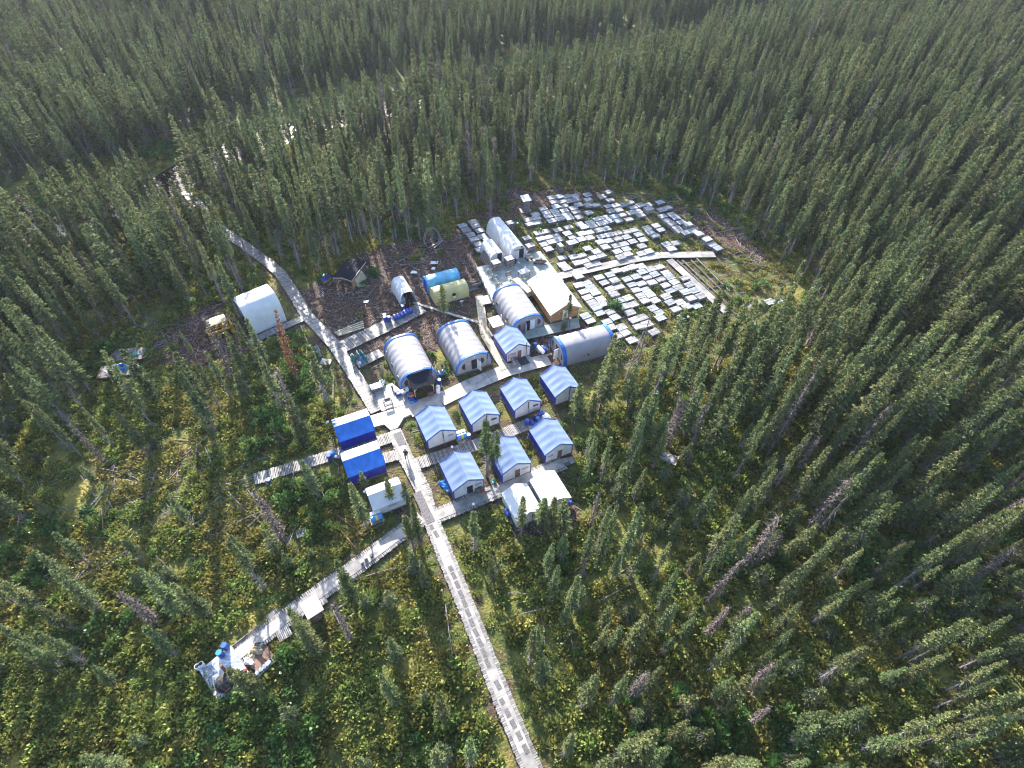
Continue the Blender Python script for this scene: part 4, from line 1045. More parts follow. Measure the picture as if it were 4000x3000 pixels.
# ------------------------------------------------------------------ green deck furniture
sh = None
for i, (x, y) in enumerate([(680, 905), (735, 985), (795, 1075), (900, 930), (960, 1015)]):
    p = GZ(1700, 780, x, y, .8)
    if sh is None:
        sh = t = thing("sawhorse", "", "sawhorse", group="sawhorses on the green deck")
        part("top_rail", GRYW, t, lambda b: b.box(0, 0, .62, 1.0, .1, .09)); part("leg", GRYW, t, lambda b: [b.beam((a, c_ * .28, 0), (a * .9, c_ * .03, .64), .07, .07) for a in (-.42, .42) for c_ in (-1, 1)]); part("brace", GRYW, t, lambda b: (b.beam((-.42, -.2, .2), (.42, -.2, .2), .06, .06), b.beam((-.42, .2, .2), (.42, .2, .2), .06, .06)))
    else: t = copy_tree(sh)
    t["label"] = "wooden sawhorse, %s" % ["rearmost of the left row on the green deck", "middle one of the left row on the green deck", "foremost of the left row by the arched tent", "rear one of the right pair on the green deck", "front one of the right pair by the plank screen"][i]
    t.location = (*p, .8); t.rotation_euler.z = A + random.uniform(-.2, .2)
p = GZ(1700, 780, 1095, 885, 1.5); t = thing("work_table", "grey topped work table on the green deck", "table", (*p, .8), A + .15)
part("top", mat("grey_tabletop", (.42, .42, .46), .4, .5, .12, 3), t, lambda b: b.box(0, 0, .75, 1.7, 1.15, .05)); part("leg", GRYW, t, lambda b: [b.box(a, c_, 0, .08, .08, .75) for a in (-.75, .75) for c_ in (-.5, .5)])
p = GZ(1700, 780, 1108, 832, 1.62); tag(part("plate", WLID, None, lambda b: b.lathe([(.1, 0), (.17, .04), (.15, .05)], 14, Matrix.Translation((*p, 1.605)))), "small white bowl on the back edge of the work table", "bowl")
p = GZ(1700, 780, 1290, 785, .8); t = thing("snowmobile", "brown snowmobile parked on the green deck", "snowmobile", (*p, .8), A - .35)
part("body", mat("brown_body", (.20, .13, .10), .4, .5, .2, 4), t, lambda b: b.lathe([(.1, -1.0), (.3, -.8), (.36, -.2), (.38, .5), (.22, 1.0), (.06, 1.15)], 12, Matrix.Translation((0, 0, .36)) @ Matrix.Rotation(PI / 2, 4, 'Y')), True)
part("seat", BLACK, t, lambda b: b.box(-.35, 0, .68, .9, .34, .16)); part("windscreen", BLACK, t, lambda b: b.beam((.35, 0, .68), (.12, 0, 1.0), .5, .04)); part("handlebar", BLACK, t, lambda b: b.beam((.1, -.35, .95), (.1, .35, .95), .05, .05)); part("ski", STEEL, t, lambda b: [b.box(.7, s_ * .42, .02, 1.0, .13, .04) for s_ in (-1, 1)]); part("track_belt", BLACK, t, lambda b: b.box(-.4, 0, .02, 1.3, .4, .22))
p = GZ(1700, 780, 1155, 730, .9); t = thing("tool_cart", "small wooden cart by the long white tent doorway", "cart", (*p, .8), A)
part("tray", PLY, t, lambda b: (b.box(0, 0, .45, 1.1, .8, .06), b.box(0, -.4, .51, 1.1, .05, .22), b.box(0, .4, .51, 1.1, .05, .22))); part("front_panel", ORW, t, lambda b: b.box(0, -.44, .42, .9, .04, .3)); part("wheel", BLACK, t, lambda b: [b.lathe([(.16, -.05), (.16, .05)], 12, Matrix.Translation((a, c_, .17)) @ Matrix.Rotation(PI / 2, 4, 'X')) for a in (-.4, .4) for c_ in (-.35, .35)]); part("leg", GRYW, t, lambda b: [b.box(a, c_, .2, .07, .07, .26) for a in (-.45, .45) for c_ in (-.3, .3)])
p = GZ(1700, 780, 988, 780, .8); drum(p, .8, None, "small black bin between the two white arched tents", BLACK, BLACK, h=.75, r=.2)
p = GZ(1700, 780, 1030, 778, .8); tag(part("white_disc", WLID, None, lambda b: b.lathe([(.2, 0), (.21, .03), (.16, .09)], 14, Matrix.Translation((*p, .803)))), "round white lid lying on the green deck", "lid")
mb = MB(); a_ = np.array(GZ(1700, 780, 985, 985, 1.5)); b_ = np.array(GZ(1700, 780, 1170, 1150, 1.5)); mb.beam((*a_, 1.25), (*b_, 1.25), 1.0, .95, .6)
tag(mb.build("plank_screen", NEWW), "pale boxed plank screen on the deck beside the lodge", "screen")
mb = MB(); mb.sheet([[(*GZ(1700, 780, 535, 725, .6), .55), (*GZ(1700, 780, 590, 625, 1.9), 1.95)], [(*GZ(1700, 780, 650, 815, .7), .65), (*GZ(1700, 780, 697, 715, 1.9), 1.95)]], .06)
tag(mb.build("leaning_board", BRNW), "brown boarded panel leaning on the short white arched tent", "panel")
o = bpy.data.objects["leaning_board"]; bt = MB()
for k in range(6):
    u = (k + .5) / 6
    a_ = np.array([*GZ(1700, 780, 535 + 115 * u, 725 + 90 * u, .62), .62]); b_ = np.array([*GZ(1700, 780, 590 + 107 * u, 625 + 90 * u, 1.92), 1.95])
    bt.beam(a_ + [0, -.05, .04], b_ + [0, -.05, .04], .09, .05, .5)
bt.build("batten", WOOD, o)
# clutter between the yellow tent and the green deck
mb = MB(); p = GZ(1700, 780, 485, 1030, .5)
for k in range(14): mb.box(p[0] + UX[0] * (k - 7) * .17 - .5, p[1] + UX[1] * (k - 7) * .17 - .8, .15, .13, 1.5, .05, A, random.uniform(-1, 1))
tag(mb.build("pallet_step", WOOD), "slatted step at the right end of the yellow tent", "pallet")
p = GZ(1700, 780, 480, 1045, .5); t = thing("long_bin", "dark grey long bin below the deck rail", "bin", (*p, .25), A)
part("bin_side", GRYW, t, lambda b: (b.box(0, -.3, 0, 2.3, .06, .55), b.box(0, .3, 0, 2.3, .06, .55), b.box(-1.12, 0, 0, .06, .54, .55), b.box(1.12, 0, 0, .06, .54, .55))); part("bin_floor", DARK, t, lambda b: b.box(0, 0, .02, 2.2, .54, .05))

# ------------------------------------------------------------------ silver sheet platform in the lower left
PC = [np.array(G(*p, .5)) for p in [(902, 2520), (986, 2646), (855, 2750), (778, 2619)]]
cen = np.mean(PC, 0); e1 = PC[1] - PC[0]; e2 = PC[3] - PC[0]; PA = math.atan2(e2[1], e2[0]) + PI
t = thing("metal_platform", "silver corrugated sheet platform at the end of the lower left boardwalk", "platform", (*cen, 0))
def plat(b):
    for k in range(6):
        u0, u1 = k / 6 - .004, (k + 1) / 6 + .004
        P = [PC[0] + e1 * u0, PC[0] + e1 * u1, PC[3] + (PC[2] - PC[3]) * u1, PC[3] + (PC[2] - PC[3]) * u0]
        b.prism([tuple(q - cen) for q in P], .44 + .006 * k, .47 + .006 * k, random.uniform(-1, 1))
part("sheet", SHEET, t, plat); part("frame", GRYW, t, lambda b: b.prism([tuple((q - cen) * .97) for q in PC], .15, .435))
part("dark_sheet", mat("dull_sheet", (.25, .28, .33), .4, .5, .2, 2, metal=.3), t, lambda b: b.prism([tuple(np.array(G(*q, .5)) - cen) for q in [(790, 2612), (826, 2595), (850, 2622), (800, 2655)]], .49, .53))
p = G(882, 2668, .55); t = thing("burn_barrel", "big charred round stove on the silver sheet platform", "stove", (*p, .49), PA)
part("drum_body", CHAR, t, lambda b: b.lathe([(.72, 0), (.85, .1), (.80, .55), (.55, .85), (.2, 1.0)], 18), True); part("chimney", RUST, t, lambda b: b.tube((.55, .6, .7), (.6, .75, 1.9), .15, .13, 10)); part("ash_door", RUST, t, lambda b: b.box(-.1, -.82, .15, .5, .12, .35)); part("rust_patch", RUST, t, lambda b: b.lathe([(.79, .52), (.66, .70)], 18), True)
p = G(853, 2697, .6); tag(part("orange_jar", ORNG, None, lambda b: b.lathe([(.12, 0), (.17, .05), (.17, .28), (.1, .36)], 12, Matrix.Translation((*p, .49))), True), "small orange jar at the near corner of the silver platform", "jar")
p = G(955, 2625, .5); t = thing("red_can", "red and blue fuel can on the edge of the silver platform", "can", (*p, .49), .4)
part("red_half", REDP, t, lambda b: b.box(.12, 0, 0, .26, .3, .35)); part("blue_half", DBLU, t, lambda b: b.box(-.15, 0, 0, .26, .3, .25))
p = G(966, 2655, .5); tag(part("cardboard", NEWW, None, lambda b: b.box(*p, .492, .7, .45, .02, .4)), "flat brown cardboard piece on the silver platform", "cardboard")
for k, q in enumerate([(775, 2608), (790, 2598)]):
    p = G(*q, .6); t = thing("steel_bin", ("white steel bin at the left corner of the silver platform", "white steel bin beside the dark sheet of the silver platform")[k], "bin", (*p, .3), PA)
    part("bin_body", WLID, t, lambda b: b.lathe([(.22, 0), (.24, .7), (.2, .72)], 12)); part("opening", DARK, t, lambda b: b.lathe([(.18, .721), (.17, .73)], 12))
# pot rack with pails beside the platform
RC = [np.array(G(*p, .4)) for p in [(960, 2592), (1010, 2640), (1082, 2575), (1040, 2520)]]
cen = np.mean(RC, 0); t = thing("pail_rack", "wooden table and open box rack of pails beside the silver platform", "rack", (*cen, 0))
q = [c_ - cen for c_ in RC]
part("table_top", BRNW, t, lambda b: [b.prism([tuple(q[3] + (q[0] - q[3]) * u), tuple(q[2] + (q[1] - q[2]) * u * 1 + (q[3] - q[2]) * .30), tuple(q[2] + (q[1] - q[2]) * (u + .19) + (q[3] - q[2]) * .30), tuple(q[3] + (q[0] - q[3]) * (u + .19))], .36, .41, random.uniform(-1, 1)) for u in (0, .2, .4, .6, .8)])
def rackgrid(b):
    for u in np.linspace(0, 1, 7):
        a_ = q[2] + (q[1] - q[2]) * u; c_ = a_ + (q[3] - q[2]) * .29; b.beam((*a_, .3), (*c_, .3), .05, .25)
    for s_ in (0, .29): b.beam((*(q[2] + (q[3] - q[2]) * s_), .3), (*(q[1] + (q[0] - q[1]) * s_), .3), .05, .25)
part("box_grid", WOOD, t, rackgrid)
for k, u in enumerate((.33, .45, .60, .78, .98)):
    c_ = RC[2] + (RC[1] - RC[2]) * u + (RC[3] - RC[2]) * .15
    tt = thing("pail", "%s pail in the rack, %s from the platform" % (("white", "white", "white tall", "blue grey", "round white")[k], ("fifth", "fourth", "third", "second", "nearest")[k]), "pail", (*c_, .05), 0, "pails in the rack")
    part("pail_body", WLID if k != 3 else DRUM, tt, lambda b: b.lathe([(.15, 0), (.18, .42)], 14), True); part("lid", WLID, tt, lambda b: b.lathe([(.19, .42), (.19, .45), (.12, .47)], 14))
for k, (x, y, m, lb) in enumerate([(960, 1010, BLACK, "black sack on the rack table by the boardwalk"), (990, 1035, GRYW, "grey sack on the rack table"), (940, 1060, ROPE, "tan canvas heap on the rack table, rearmost"), (905, 1090, ROPE, "tan canvas heap on the rack table, leftmost"), (985, 1085, NEWW, "pale crumpled sheet on the rack table"), (885, 1140, ROPE, "tan canvas heap on the rack table, nearest the platform"), (850, 1205, WLID, "white crumpled pail liner by the platform edge"), (905, 1240, WLID, "white bucket on the rack table by the platform edge")]):
    p = GZ(700, 2200, x, y, .5); R0 = random.uniform(.22, .36)
    tag(part("sack" if k < 7 else "bucket", m, None, lambda b: b.sheet([[(p[0] + (i - 2) * R0 * .55 + random.uniform(-.04, .04), p[1] + (j - 2) * R0 * .5 + random.uniform(-.04, .04), .41 + (.34 * random.uniform(.5, 1) if 0 < i < 4 and 0 < j < 4 else .02)) for j in range(5)] for i in range(5)], .015) if k < 7 else b.lathe([(.14, .41), (.18, .8), (.1, .82)], 14, Matrix.Translation((*p, 0)))), lb, "sack" if k < 7 else "bucket")
# things along the lower left boardwalk
def pallet(c, rz, label, n=7, sx=1.2, sy=1.2, z=.1, lean=0):
    t = thing("pallet", label, "pallet", (*c, z), rz, "loose pallets"); t.rotation_euler.x = lean
    part("deck_board", OLDW, t, lambda b: [b.box(-sx / 2 + sx * (k + .5) / n, 0, .10, sx / n * .66, sy, .03, 0, random.uniform(-1, 1)) for k in range(n)]); part("bearer", GRYW, t, lambda b: [b.box(0, c_, 0, sx, .09, .099) for c_ in (-sy / 2 + .06, 0, sy / 2 - .06)])
    return t
pallet(G(1075, 2410), A + .35, "grey pallet leaning under a pole left of the lower left boardwalk", 9, 1.3, 1.1, .1, .25)
pallet(G(1112, 2478), A + .2, "slatted grey pallet on the right side of the lower left boardwalk", 8, 1.3, 1.2, .25)
pallet(Q(652, 1153), A, "small weathered pallet lying in the moss left of the camp", 7, 1.1, 1.0, .15)
for k, (x, y, l) in enumerate([(105, 545, 0.7), (125, 610, .9)]): pallet(GZ(1200, 1200, x, y), A + .3, ("grey pallets leaning beside the river boardwalk, upper one", "grey pallets leaning beside the river boardwalk, lower one")[k], 7, 1.2, 1.2, .2, l)
pallet(GZ(1200, 1200, 235, 690), A - .6, "grey pallet lying flat below the leaning pallets", 9, 1.5, 1.1, .15)
t = outhouse((*G(1240, 2405), .1), A + .2, "outhouse with a white roof beside the lower left boardwalk", BRNW, ROOFW, 2.0, 1.15)
part("ramp", WOOD, t, lambda b: [b.box(-.2 + k * .3, 1.1, .15, .26, 1.2, .05, 0, random.uniform(-1, 1)) for k in range(6)])
p = G(1345, 2395); t = thing("pit_frame", "square frame of grey boards around a pit right of the outhouse", "frame", (*p, 0), A + .2)
part("side_board", WOOD, t, lambda b: [b.box(0, s_ * .7, .1, 1.6, .1, .25, 0, .5) for s_ in (-1, 1)] + [b.box(s_ * .8, 0, .1, .1, 1.3, .25, 0, .3) for s_ in (-1, 1)]); part("pit", DARK, t, lambda b: b.box(0, 0, .0, 1.5, 1.3, .06))
p = GZ(2200, 1700, 1265, 300); t = thing("board_platform", "tilted pale board platform alone in the woods right of the camp", "platform", (*p, .55), A - .95)
part("board", PLY, t, lambda b: [b.box(0, -.55 + k * .28, .0, 2.5, .27, .04, 0, random.uniform(-1, 1)) for k in range(5)]); part("end_rail", NEWW, t, lambda b: b.box(1.3, 0, -.05, .1, 1.7, .12)); part("leg", GRYW, t, lambda b: [b.box(a, c_, -.8, .09, .09, .8) for a in (-1.1, 1.1) for c_ in (-.5, .5)])
for k, (x, y, rz, lb) in enumerate([(1735, 2073, 0, "first dark mat below the plaza end"), ]): pass
BUCK = [(146, 250, "white bucket on the edge of the lower left boardwalk, leftmost of three"), (165, 232, "grey bucket on the edge of the lower left boardwalk, middle of three"), (193, 222, "black bucket on the edge of the lower left boardwalk, rightmost of three")]
for k, (x, y, lb) in enumerate(BUCK):
    p = G(1300 + x * .788, 2000 + y * .788, .3); t = thing("pail", lb, "pail", (*p, .31), 0, "buckets on the boardwalk edge")
    part("pail_body", (WLID, STEEL, BLACK)[k], t, lambda b: b.lathe([(.15, 0), (.19, .36)], 14), True); part("water", (WLID, STEEL, GRYW)[k], t, lambda b: b.lathe([(.175, .361), (.16, .37)], 14))

# dark grip mats on the long boardwalk
def gripmat(a, b, wd, label):
    a, b = np.array(G(*a, .35)), np.array(G(*b, .35)); m_ = MB()
    m_.beam((*a, .356), (*b, .356), wd, .014)
    return tag(m_.build("grip_mat", MATD), label, "mat", "grip mats on the long boardwalk")
n_ = 0
for (a, b, wd) in [((1550, 1690), (1572, 1738), 1.0), ((1628, 1922), (1684, 2042), .95)]:
    gripmat(a, b, wd, ("broad brown grip mat at the top of the long boardwalk", "long brown grip mat where the long boardwalk meets the lowest crossing")[n_]); n_ += 1
ML = [((1682, 2050), (1690, 2068)), ((1697, 2074), (1711, 2098)), ((1755, 2211), (1767, 2231)), ((1766, 2236), (1779, 2262)), ((1780, 2270), (1793, 2298)), ((1794, 2306), (1808, 2336)), ((1808, 2342), (1822, 2372)), ((1822, 2379), (1836, 2409)), ((1836, 2417), (1850, 2447)), ((1851, 2456), (1867, 2486)), ((1867, 2494), (1884, 2526)), ((1883, 2534), (1898, 2566)), ((1897, 2574), (1913, 2607)), ((1935, 2658), (1954, 2692)), ((1955, 2729), (1967, 2750)), ((1975, 2768), (1990, 2800)), ((1997, 2812), (2012, 2844)), ((2020, 2858), (2036, 2890)), ((2045, 2908), (2062, 2942))]
for k, (a, b) in enumerate(ML): gripmat(a, b, .42, "narrow dark grip mat on the long boardwalk, %s down from the lowest crossing" % ORD[k])
p = GZ(1200, 1200, 415, 470, .3); tag(part("grip_mat", MATD, None, lambda b: b.box(*p, .34, 1.0, .95, .02, A)), "dark square mat at the left end of the wide pallet walk", "mat")

# ------------------------------------------------------------------ core box yard
S2 = 400 / 1269.0
ROWS = []
def rows(ox, oy, pts, dh=.32):
    for p in pts:
        h = p[2] if len(p) > 2 else dh + random.uniform(-.06, .08)
        ROWS.append((ox + S2 * p[0], oy + S2 * p[1], h))
rows(2000, 740, [(490, 103), (585, 90), (680, 88), (780, 78), (520, 157), (615, 150), (710, 143), (800, 125), (545, 215), (640, 207), (735, 195, .4), (825, 188), (760, 232, .4), (385, 245), (425, 290), (450, 335), (490, 390, .5), (525, 270), (560, 315), (595, 360, .4), (650, 265), (670, 310), (710, 355, .4), (795, 278), (830, 345), (200, 380), (215, 430), (290, 310), (300, 355), (312, 415), (325, 540, .5), (415, 520, .4), (495, 515), (565, 500, .4), (610, 465), (700, 465, .4), (650, 515, .4), (685, 545, .4), (355, 610, .5), (445, 590, .4), (540, 580), (605, 570), (655, 605), (745, 595), (395, 680), (490, 650, .5), (580, 625), (450, 740), (520, 715), (760, 655), (600, 690, 1.3), (655, 680, 1.3), (715, 665, 1.3), (800, 735, .5), (935, 730, .4), (935, 70), (1010, 65), (945, 130, .5), (1030, 145, .4), (945, 193), (1040, 195), (950, 290), (1050, 288), (1115, 88), (1120, 130), (1200, 35, .7), (1200, 82), (1215, 130), (840, 430), (890, 468), (965, 410), (1000, 455), (1060, 370), (1150, 350), (1200, 395, .5), (1105, 425), (860, 550), (960, 535), (860, 620), (965, 600), (1070, 505), (1165, 490), (1250, 480)])
rows(2300, 740, [(355, 130), (235, 210), (330, 200), (270, 268), (370, 255), (425, 190), (450, 235, .5), (510, 160, .4), (550, 225), (310, 335), (410, 315), (365, 390), (495, 370), (520, 290, .4), (610, 275), (640, 320), (660, 350), (640, 195), (740, 190), (745, 235, .9), (810, 180), (880, 160, .5), (825, 265), (900, 250), (975, 230), (145, 580), (250, 565), (355, 545), (465, 525), (560, 505, .4), (145, 650), (250, 635), (355, 610), (465, 590), (615, 560, .4), (205, 715), (340, 700), (435, 680), (540, 650), (670, 625), (355, 770), (465, 740), (555, 725, .5), (655, 700), (750, 680, .5), (390, 840, .5), (480, 800, .5), (650, 795), (745, 770), (830, 750, .4), (720, 480), (760, 530), (820, 570), (835, 450), (890, 500, .4), (960, 680), (1025, 735, .4), (1080, 665)])
rows(2500, 780, [(280, 205, .4), (330, 258, .5), (390, 300, .5), (450, 350, .5), (490, 390, .5), (565, 410, .9), (390, 185), (445, 225, .4), (510, 280, .5), (595, 305, .9), (655, 385, .5), (730, 425, .6), (830, 490, .9), (895, 560, .6), (965, 605, .6)])
rows(2150, 950, [(150, 265), (195, 310), (285, 170), (385, 150), (465, 125), (335, 245), (430, 220), (525, 180, .6), (570, 105, .5), (625, 150, .5), (570, 250), (475, 275), (145, 180), (345, 410, .5), (350, 520), (410, 600), (460, 675), (515, 740), (565, 800), (610, 865), (450, 490), (500, 550), (555, 612, .4), (620, 690), (660, 750), (740, 850), (800, 920), (605, 425), (665, 485), (700, 530), (740, 570), (790, 630, .4), (855, 712, .4), (915, 790), (985, 860), (735, 390, .4), (795, 462, .5), (850, 540), (960, 680, .5), (1025, 760), (1080, 835), (815, 340), (925, 325), (1020, 295, .4), (950, 450), (1005, 510), (1060, 578, .4), (1115, 650), (1170, 712)])
rows(2450, 980, [(185, 260, .5), (110, 320, .5), (290, 230), (340, 290, .4), (235, 325), (305, 390, .6), (170, 405), (60, 420), (410, 355), (230, 485), (165, 560), (285, 545), (345, 615), (170, 190), (400, 200), (440, 240), (480, 275), (525, 325, .4), (580, 390), (630, 455), (680, 440), (720, 510, .5), (790, 585, .6), (860, 680), (470, 425), (530, 490), (480, 560), (600, 560), (655, 640), (740, 695), (710, 340), (770, 420), (830, 490), (910, 560, .6), (250, 640), (320, 710), (390, 760), (410, 830, .4), (530, 640), (460, 760), (600, 720), (690, 820)])
rows(2250, 1080, [(430, 430), (480, 520), (380, 560), (430, 630), (115, 490), (170, 548), (560, 630), (610, 700), (500, 740), (550, 800), (690, 790), (620, 380), (700, 350), (755, 420), (675, 465), (720, 540), (820, 510), (770, 620), (880, 590), (965, 690), (1040, 520, .4)])
rows(1750, 820, [(180, 195), (225, 250, .5), (280, 310, .4), (325, 360, .5), (375, 420, .5), (310, 150), (345, 205), (395, 255, .4), (430, 330), (485, 360), (395, 490, .4)])
rows(2300, 1000, [((x - 2300) / S2, (y - 1000) / S2) for x, y in [(2922, 1198), (2962, 1188), (3006, 1180), (3040, 1176)]])
LIDM = [OLDW, mat("core_wood_pale", (.36, .355, .365), .5, .5, .2, 2.2, .3, 25, tint=.4), mat("core_wood_blue", (.29, .32, .36), .5, .5, .22, 2.2, .3, 25, tint=.4)]
STACKS = []
for px, py, h in ROWS:
    c = np.array(G(px, py, .12 + h))
    if any(abs((c - s[0]) @ UX) < 1.42 and abs((c - s[0]) @ UY) < 1.1 for s in STACKS): continue
    STACKS.append((c, h))
BOXP = {}


def core_proto(h, v):
    k = (round(h, 1), v)
    if k in BOXP: return BOXP[k]
    n = max(2, round(h / .085)); me_, mt = MB(), MB(); rr = random.Random(v * 31 + n)
    W_, D_ = (1.58, 1.28) if h < 1.2 else (.8, 1.3)
    for i in range(n):
        z0 = .11 + h * i / n; off = rr.uniform(-.03, .03)
        tgt = mt if i >= n - 1 else me_
        nb = 5
        if i >= n - 1 and v % 4 == 3: nb = 4
        for j in range(nb):
            y_ = -D_ / 2 + D_ * (j + .5) / 5
            if i % 2 or i >= n - 1: tgt.box(off, y_, z0, W_ + rr.uniform(-.04, .04), D_ / 5 - .012, h / n - .006, rr.uniform(-.01, .01), rr.uniform(-1, 1))
            elif j == 0: tgt.box(off, 0, z0, W_, D_ - .02, h / n - .006, rr.uniform(-.012, .012), rr.uniform(-1, 0))
    pl = MB()
    for x in (-W_ / 2 + .15, W_ / 2 - .15): pl.box(x, 0, -.12, .12, D_ + .1, .225, 0, -.5)
    r = (me_.mesh("core_boxes", GRYW if v % 3 == 2 else OLDW), mt.mesh("top_tray", LIDM[v % 3]), pl.mesh("bearer", GRYW))
    BOXP[k] = r
    return r


def loc_uv(c): return (float(c @ UX), float(c @ UY))


uv = np.array([loc_uv(s[0]) for s in STACKS])
zone = []
yl = np.array(P_YARD)
for c, h in STACKS:
    u, v = loc_uv(c)
    yv = np.interp(c[0], yl[:, 0], yl[:, 1])
    if c[0] > 23 and c[1] < 62.5 and c[0] > np.interp(c[1], np.array(P_YARD2)[::-1, 1], np.array(P_YARD2)[::-1, 0]): zone.append("beyond edge walk")
    elif c[0] < 1 and c[1] > 76: zone.append("beside long white tent")
    elif c[0] < 27 and c[1] < yv: zone.append("before plank walk")
    else: zone.append("behind plank walk")
zone = np.array(zone)
for zn in sorted(set(zone)):
    ids = np.where(zone == zn)[0]; us = uv[ids, 0]; o = np.argsort(us); ids = ids[o]
    rows_, cur = [], [ids[0]]
    ncol = max(1, round((us.max() - us.min()) / 1.75)); edges = np.linspace(us.min() - .01, us.max() + .01, ncol + 1)
    for ci in range(ncol):
        col = [i for i in ids if edges[ci] <= uv[i, 0] < edges[ci + 1]]
        col.sort(key=lambda i: -uv[i, 1])
        for k, i in enumerate(col):
            c, h = STACKS[i]
            size = "low" if h < .3 else "knee high" if h < .45 else "thigh high" if h < .8 else "tall"
            lb = "%s core box stack %s, %s column from left, %s from back" % (size, zn, ORD[ci] if ci < 20 else "twenty-" + ORD[ci - 20], ORD[k] if k < 20 else str(k + 1))
            m3 = core_proto(h, random.randrange(12))
            t = thing("core_box_stack", lb, "box stack", (*c, .12), A + random.gauss(0, .045), "stacks of core boxes")
            t.scale = (random.uniform(.93, 1.03), random.uniform(.92, 1.03), 1)
            for nm, md in zip(("core_boxes", "top_tray", "bearer"), m3):
                q_ = bpy.data.objects.new(nm, md); C.objects.link(q_); q_.parent = t
# tall upright core racks beside the white tents
for k, (ox, oy, x, y, z, lb) in enumerate([(1700, 780, 750, 815, .8, "tall upright stack of brown boxes left of the small white tent doorway"), (1700, 780, 915, 770, .8, "tall upright stack of brown boxes between the two white tent doorways"), (1700, 780, 1170, 610, .3, "tall weathered box rack right of the long white tent doorway"), (1700, 780, 920, 330, .1, "tall weathered box rack at the back right of the long white tent"), (1700, 780, 1130, 520, .2, "second weathered box rack along the right side of the long white tent")]):
    p = GZ(ox, oy, x, y, z + .6); t = thing("upright_box_rack", lb, "box stack", (*p, z), A + .05, "upright racks of boxes")
    rr = random.Random(k)
    part("upright_tray", GRYW, t, lambda b: [b.box(-.55 + j * .28, 0, 0, .255, 1.2, 1.35 + rr.uniform(-.04, .04), 0, rr.uniform(-.6, 1)) for j in range(5)]); part("top_board", OLDW, t, lambda b: [b.box(0, -.4 + j * .4, 1.402, 1.4, .36, .03, 0, rr.uniform(-1, 1)) for j in range(3)]); part("batten", WOOD, t, lambda b: [b.box(0, s_ * .625, zz, 1.45, .04, .09) for s_ in (-1, 1) for zz in (.25, 1.0)])

# ------------------------------------------------------------------ poles, lumber and fallen logs
def log(p, q, r0, r1, label, group=None, m=None, name="fallen_log", cat="log", twigs=0):
    b = MB(); P_, Q_ = Vector(p), Vector(q); n = max(2, int((Q_ - P_).length / 1.2)); prev = P_; pr = r0
    for i in range(1, n + 1):
        u = i / n; c_ = P_.lerp(Q_, u) + Vector((random.gauss(0, .02), random.gauss(0, .02), random.gauss(0, .015))); r_ = r0 + (r1 - r0) * u
        b.tube(prev, c_, pr, r_, 6, random.uniform(-.3, .3)); prev, pr = c_, r_
    for _ in range(twigs):
        u = random.uniform(.25, 1); c_ = P_.lerp(Q_, u); d = Vector((random.gauss(0, 1), random.gauss(0, 1), abs(random.gauss(0, .7)))).normalized()
        b.tube(c_, c_ + d * random.uniform(.3, .8), .02, .006, 4, random.uniform(-.5, .5))
    return tag(b.build(name, m or SNAG, None, True), label, cat, group)


ends = [((620, 120), (1172, 640)), ((682, 118), (1240, 650)), ((792, 116), (1269, 590)), ((862, 98), (1269, 500))]
for k, (a, b) in enumerate(ends):
    p, q = GZ(2450, 980, *a, .25, S2), GZ(2450, 980, *b, .25, S2)
    log((*p, .28), (*q, .28), .12, .08, "long bare rail pole beside the edge plank walk, %s from it" % ORD[k], "rail poles right of the core yard")
for k, (a, b) in enumerate([((680, 160), (900, 120)), ((1000, 470), (1269, 410)), ((1110, 430), (1020, 460))][:2]):
    log((*GZ(2450, 980, *a, .1, S2), .1), (*GZ(2450, 980, *b, .1, S2), .1), .08, .07, ("short cross pole under the far ends of the rail poles", "cross pole under the middle of the rail poles")[k])
for k, (a, b) in enumerate([((1560, 660), (1700, 760)), ((1610, 665), (1650, 740)), ((1620, 690), (1650, 725))]):
    log((*Q(*a), .25), (*Q(*b), .2), .1, .06, "rail pole running out of the woods below the right end stacks, %s from left" % ORD[k], "rail poles below the right end stacks")
for k in range(4):
    p = np.array(GZ(1200, 1200, 335 + 15 * k, 315 + 12 * k, .2)); q = np.array(GZ(1200, 1200, 690 + 5 * k, 175 + 28 * k * .9, .2)); b = MB(); b.beam((*p, .2), (*q, .22), .2, .16, .3 * k)
    tag(b.build("lumber_beam", NEWW), "pale yellow lumber beam left of the wide pallet walk, %s from the back" % ORD[k], "beam", "pale lumber beams")
pw = [(1668, 1200), (1760, 1230), (1865, 1258)]
a_, b_ = G(1615, 1182, .3), G(1868, 1260, .3); mb = MB(); mb.beam((*a_, .36), (*np.array(G(1742, 1222, .3)), .36), .45, .05, .2); mb.beam((*np.array(G(1743, 1222, .3)), .37), (*b_, .37), .45, .05, .5)
tag(mb.build("plank_bridge", WOOD), "narrow plank path from the small white shelter to the plywood walk", kind="structure")
for k, (a, b, lb) in enumerate([((2080, 1150), (0, 0), "")]): pass
DEB = [((75, 560), (330, 545)), ((150, 960), (480, 930)), ((0, 640), (140, 720)), ((330, 860), (325, 1180)), ((60, 810), (140, 640))]
LG = []
def addlog(a, b, z, lb, r=.09, tw=2, m=None): log((*G(*a), z), (*G(*b), z + random.uniform(0, .15)), r, r * .6, lb, None, m, twigs=tw)
addlog((1304, 1470), (1302, 1575), .25, "upright brown pole lying across the stick pile left of the river boardwalk")
addlog((1430, 2100), (1310, 2010), .2, "reddish peeled log lying left of the lower left boardwalk", .1, 0, RUST)
addlog((1395, 2150), (1330, 2075), .25, "second reddish log reaching the lower left boardwalk", .09, 0, RUST)
addlog((1740, 2360), (1772, 2595), .15, "straight pale log left of the long boardwalk", .08, 3)
addlog((1330, 2280), (1700, 2180), .15, "long dark log parallel to the lower left boardwalk", .08, 2, BARK)
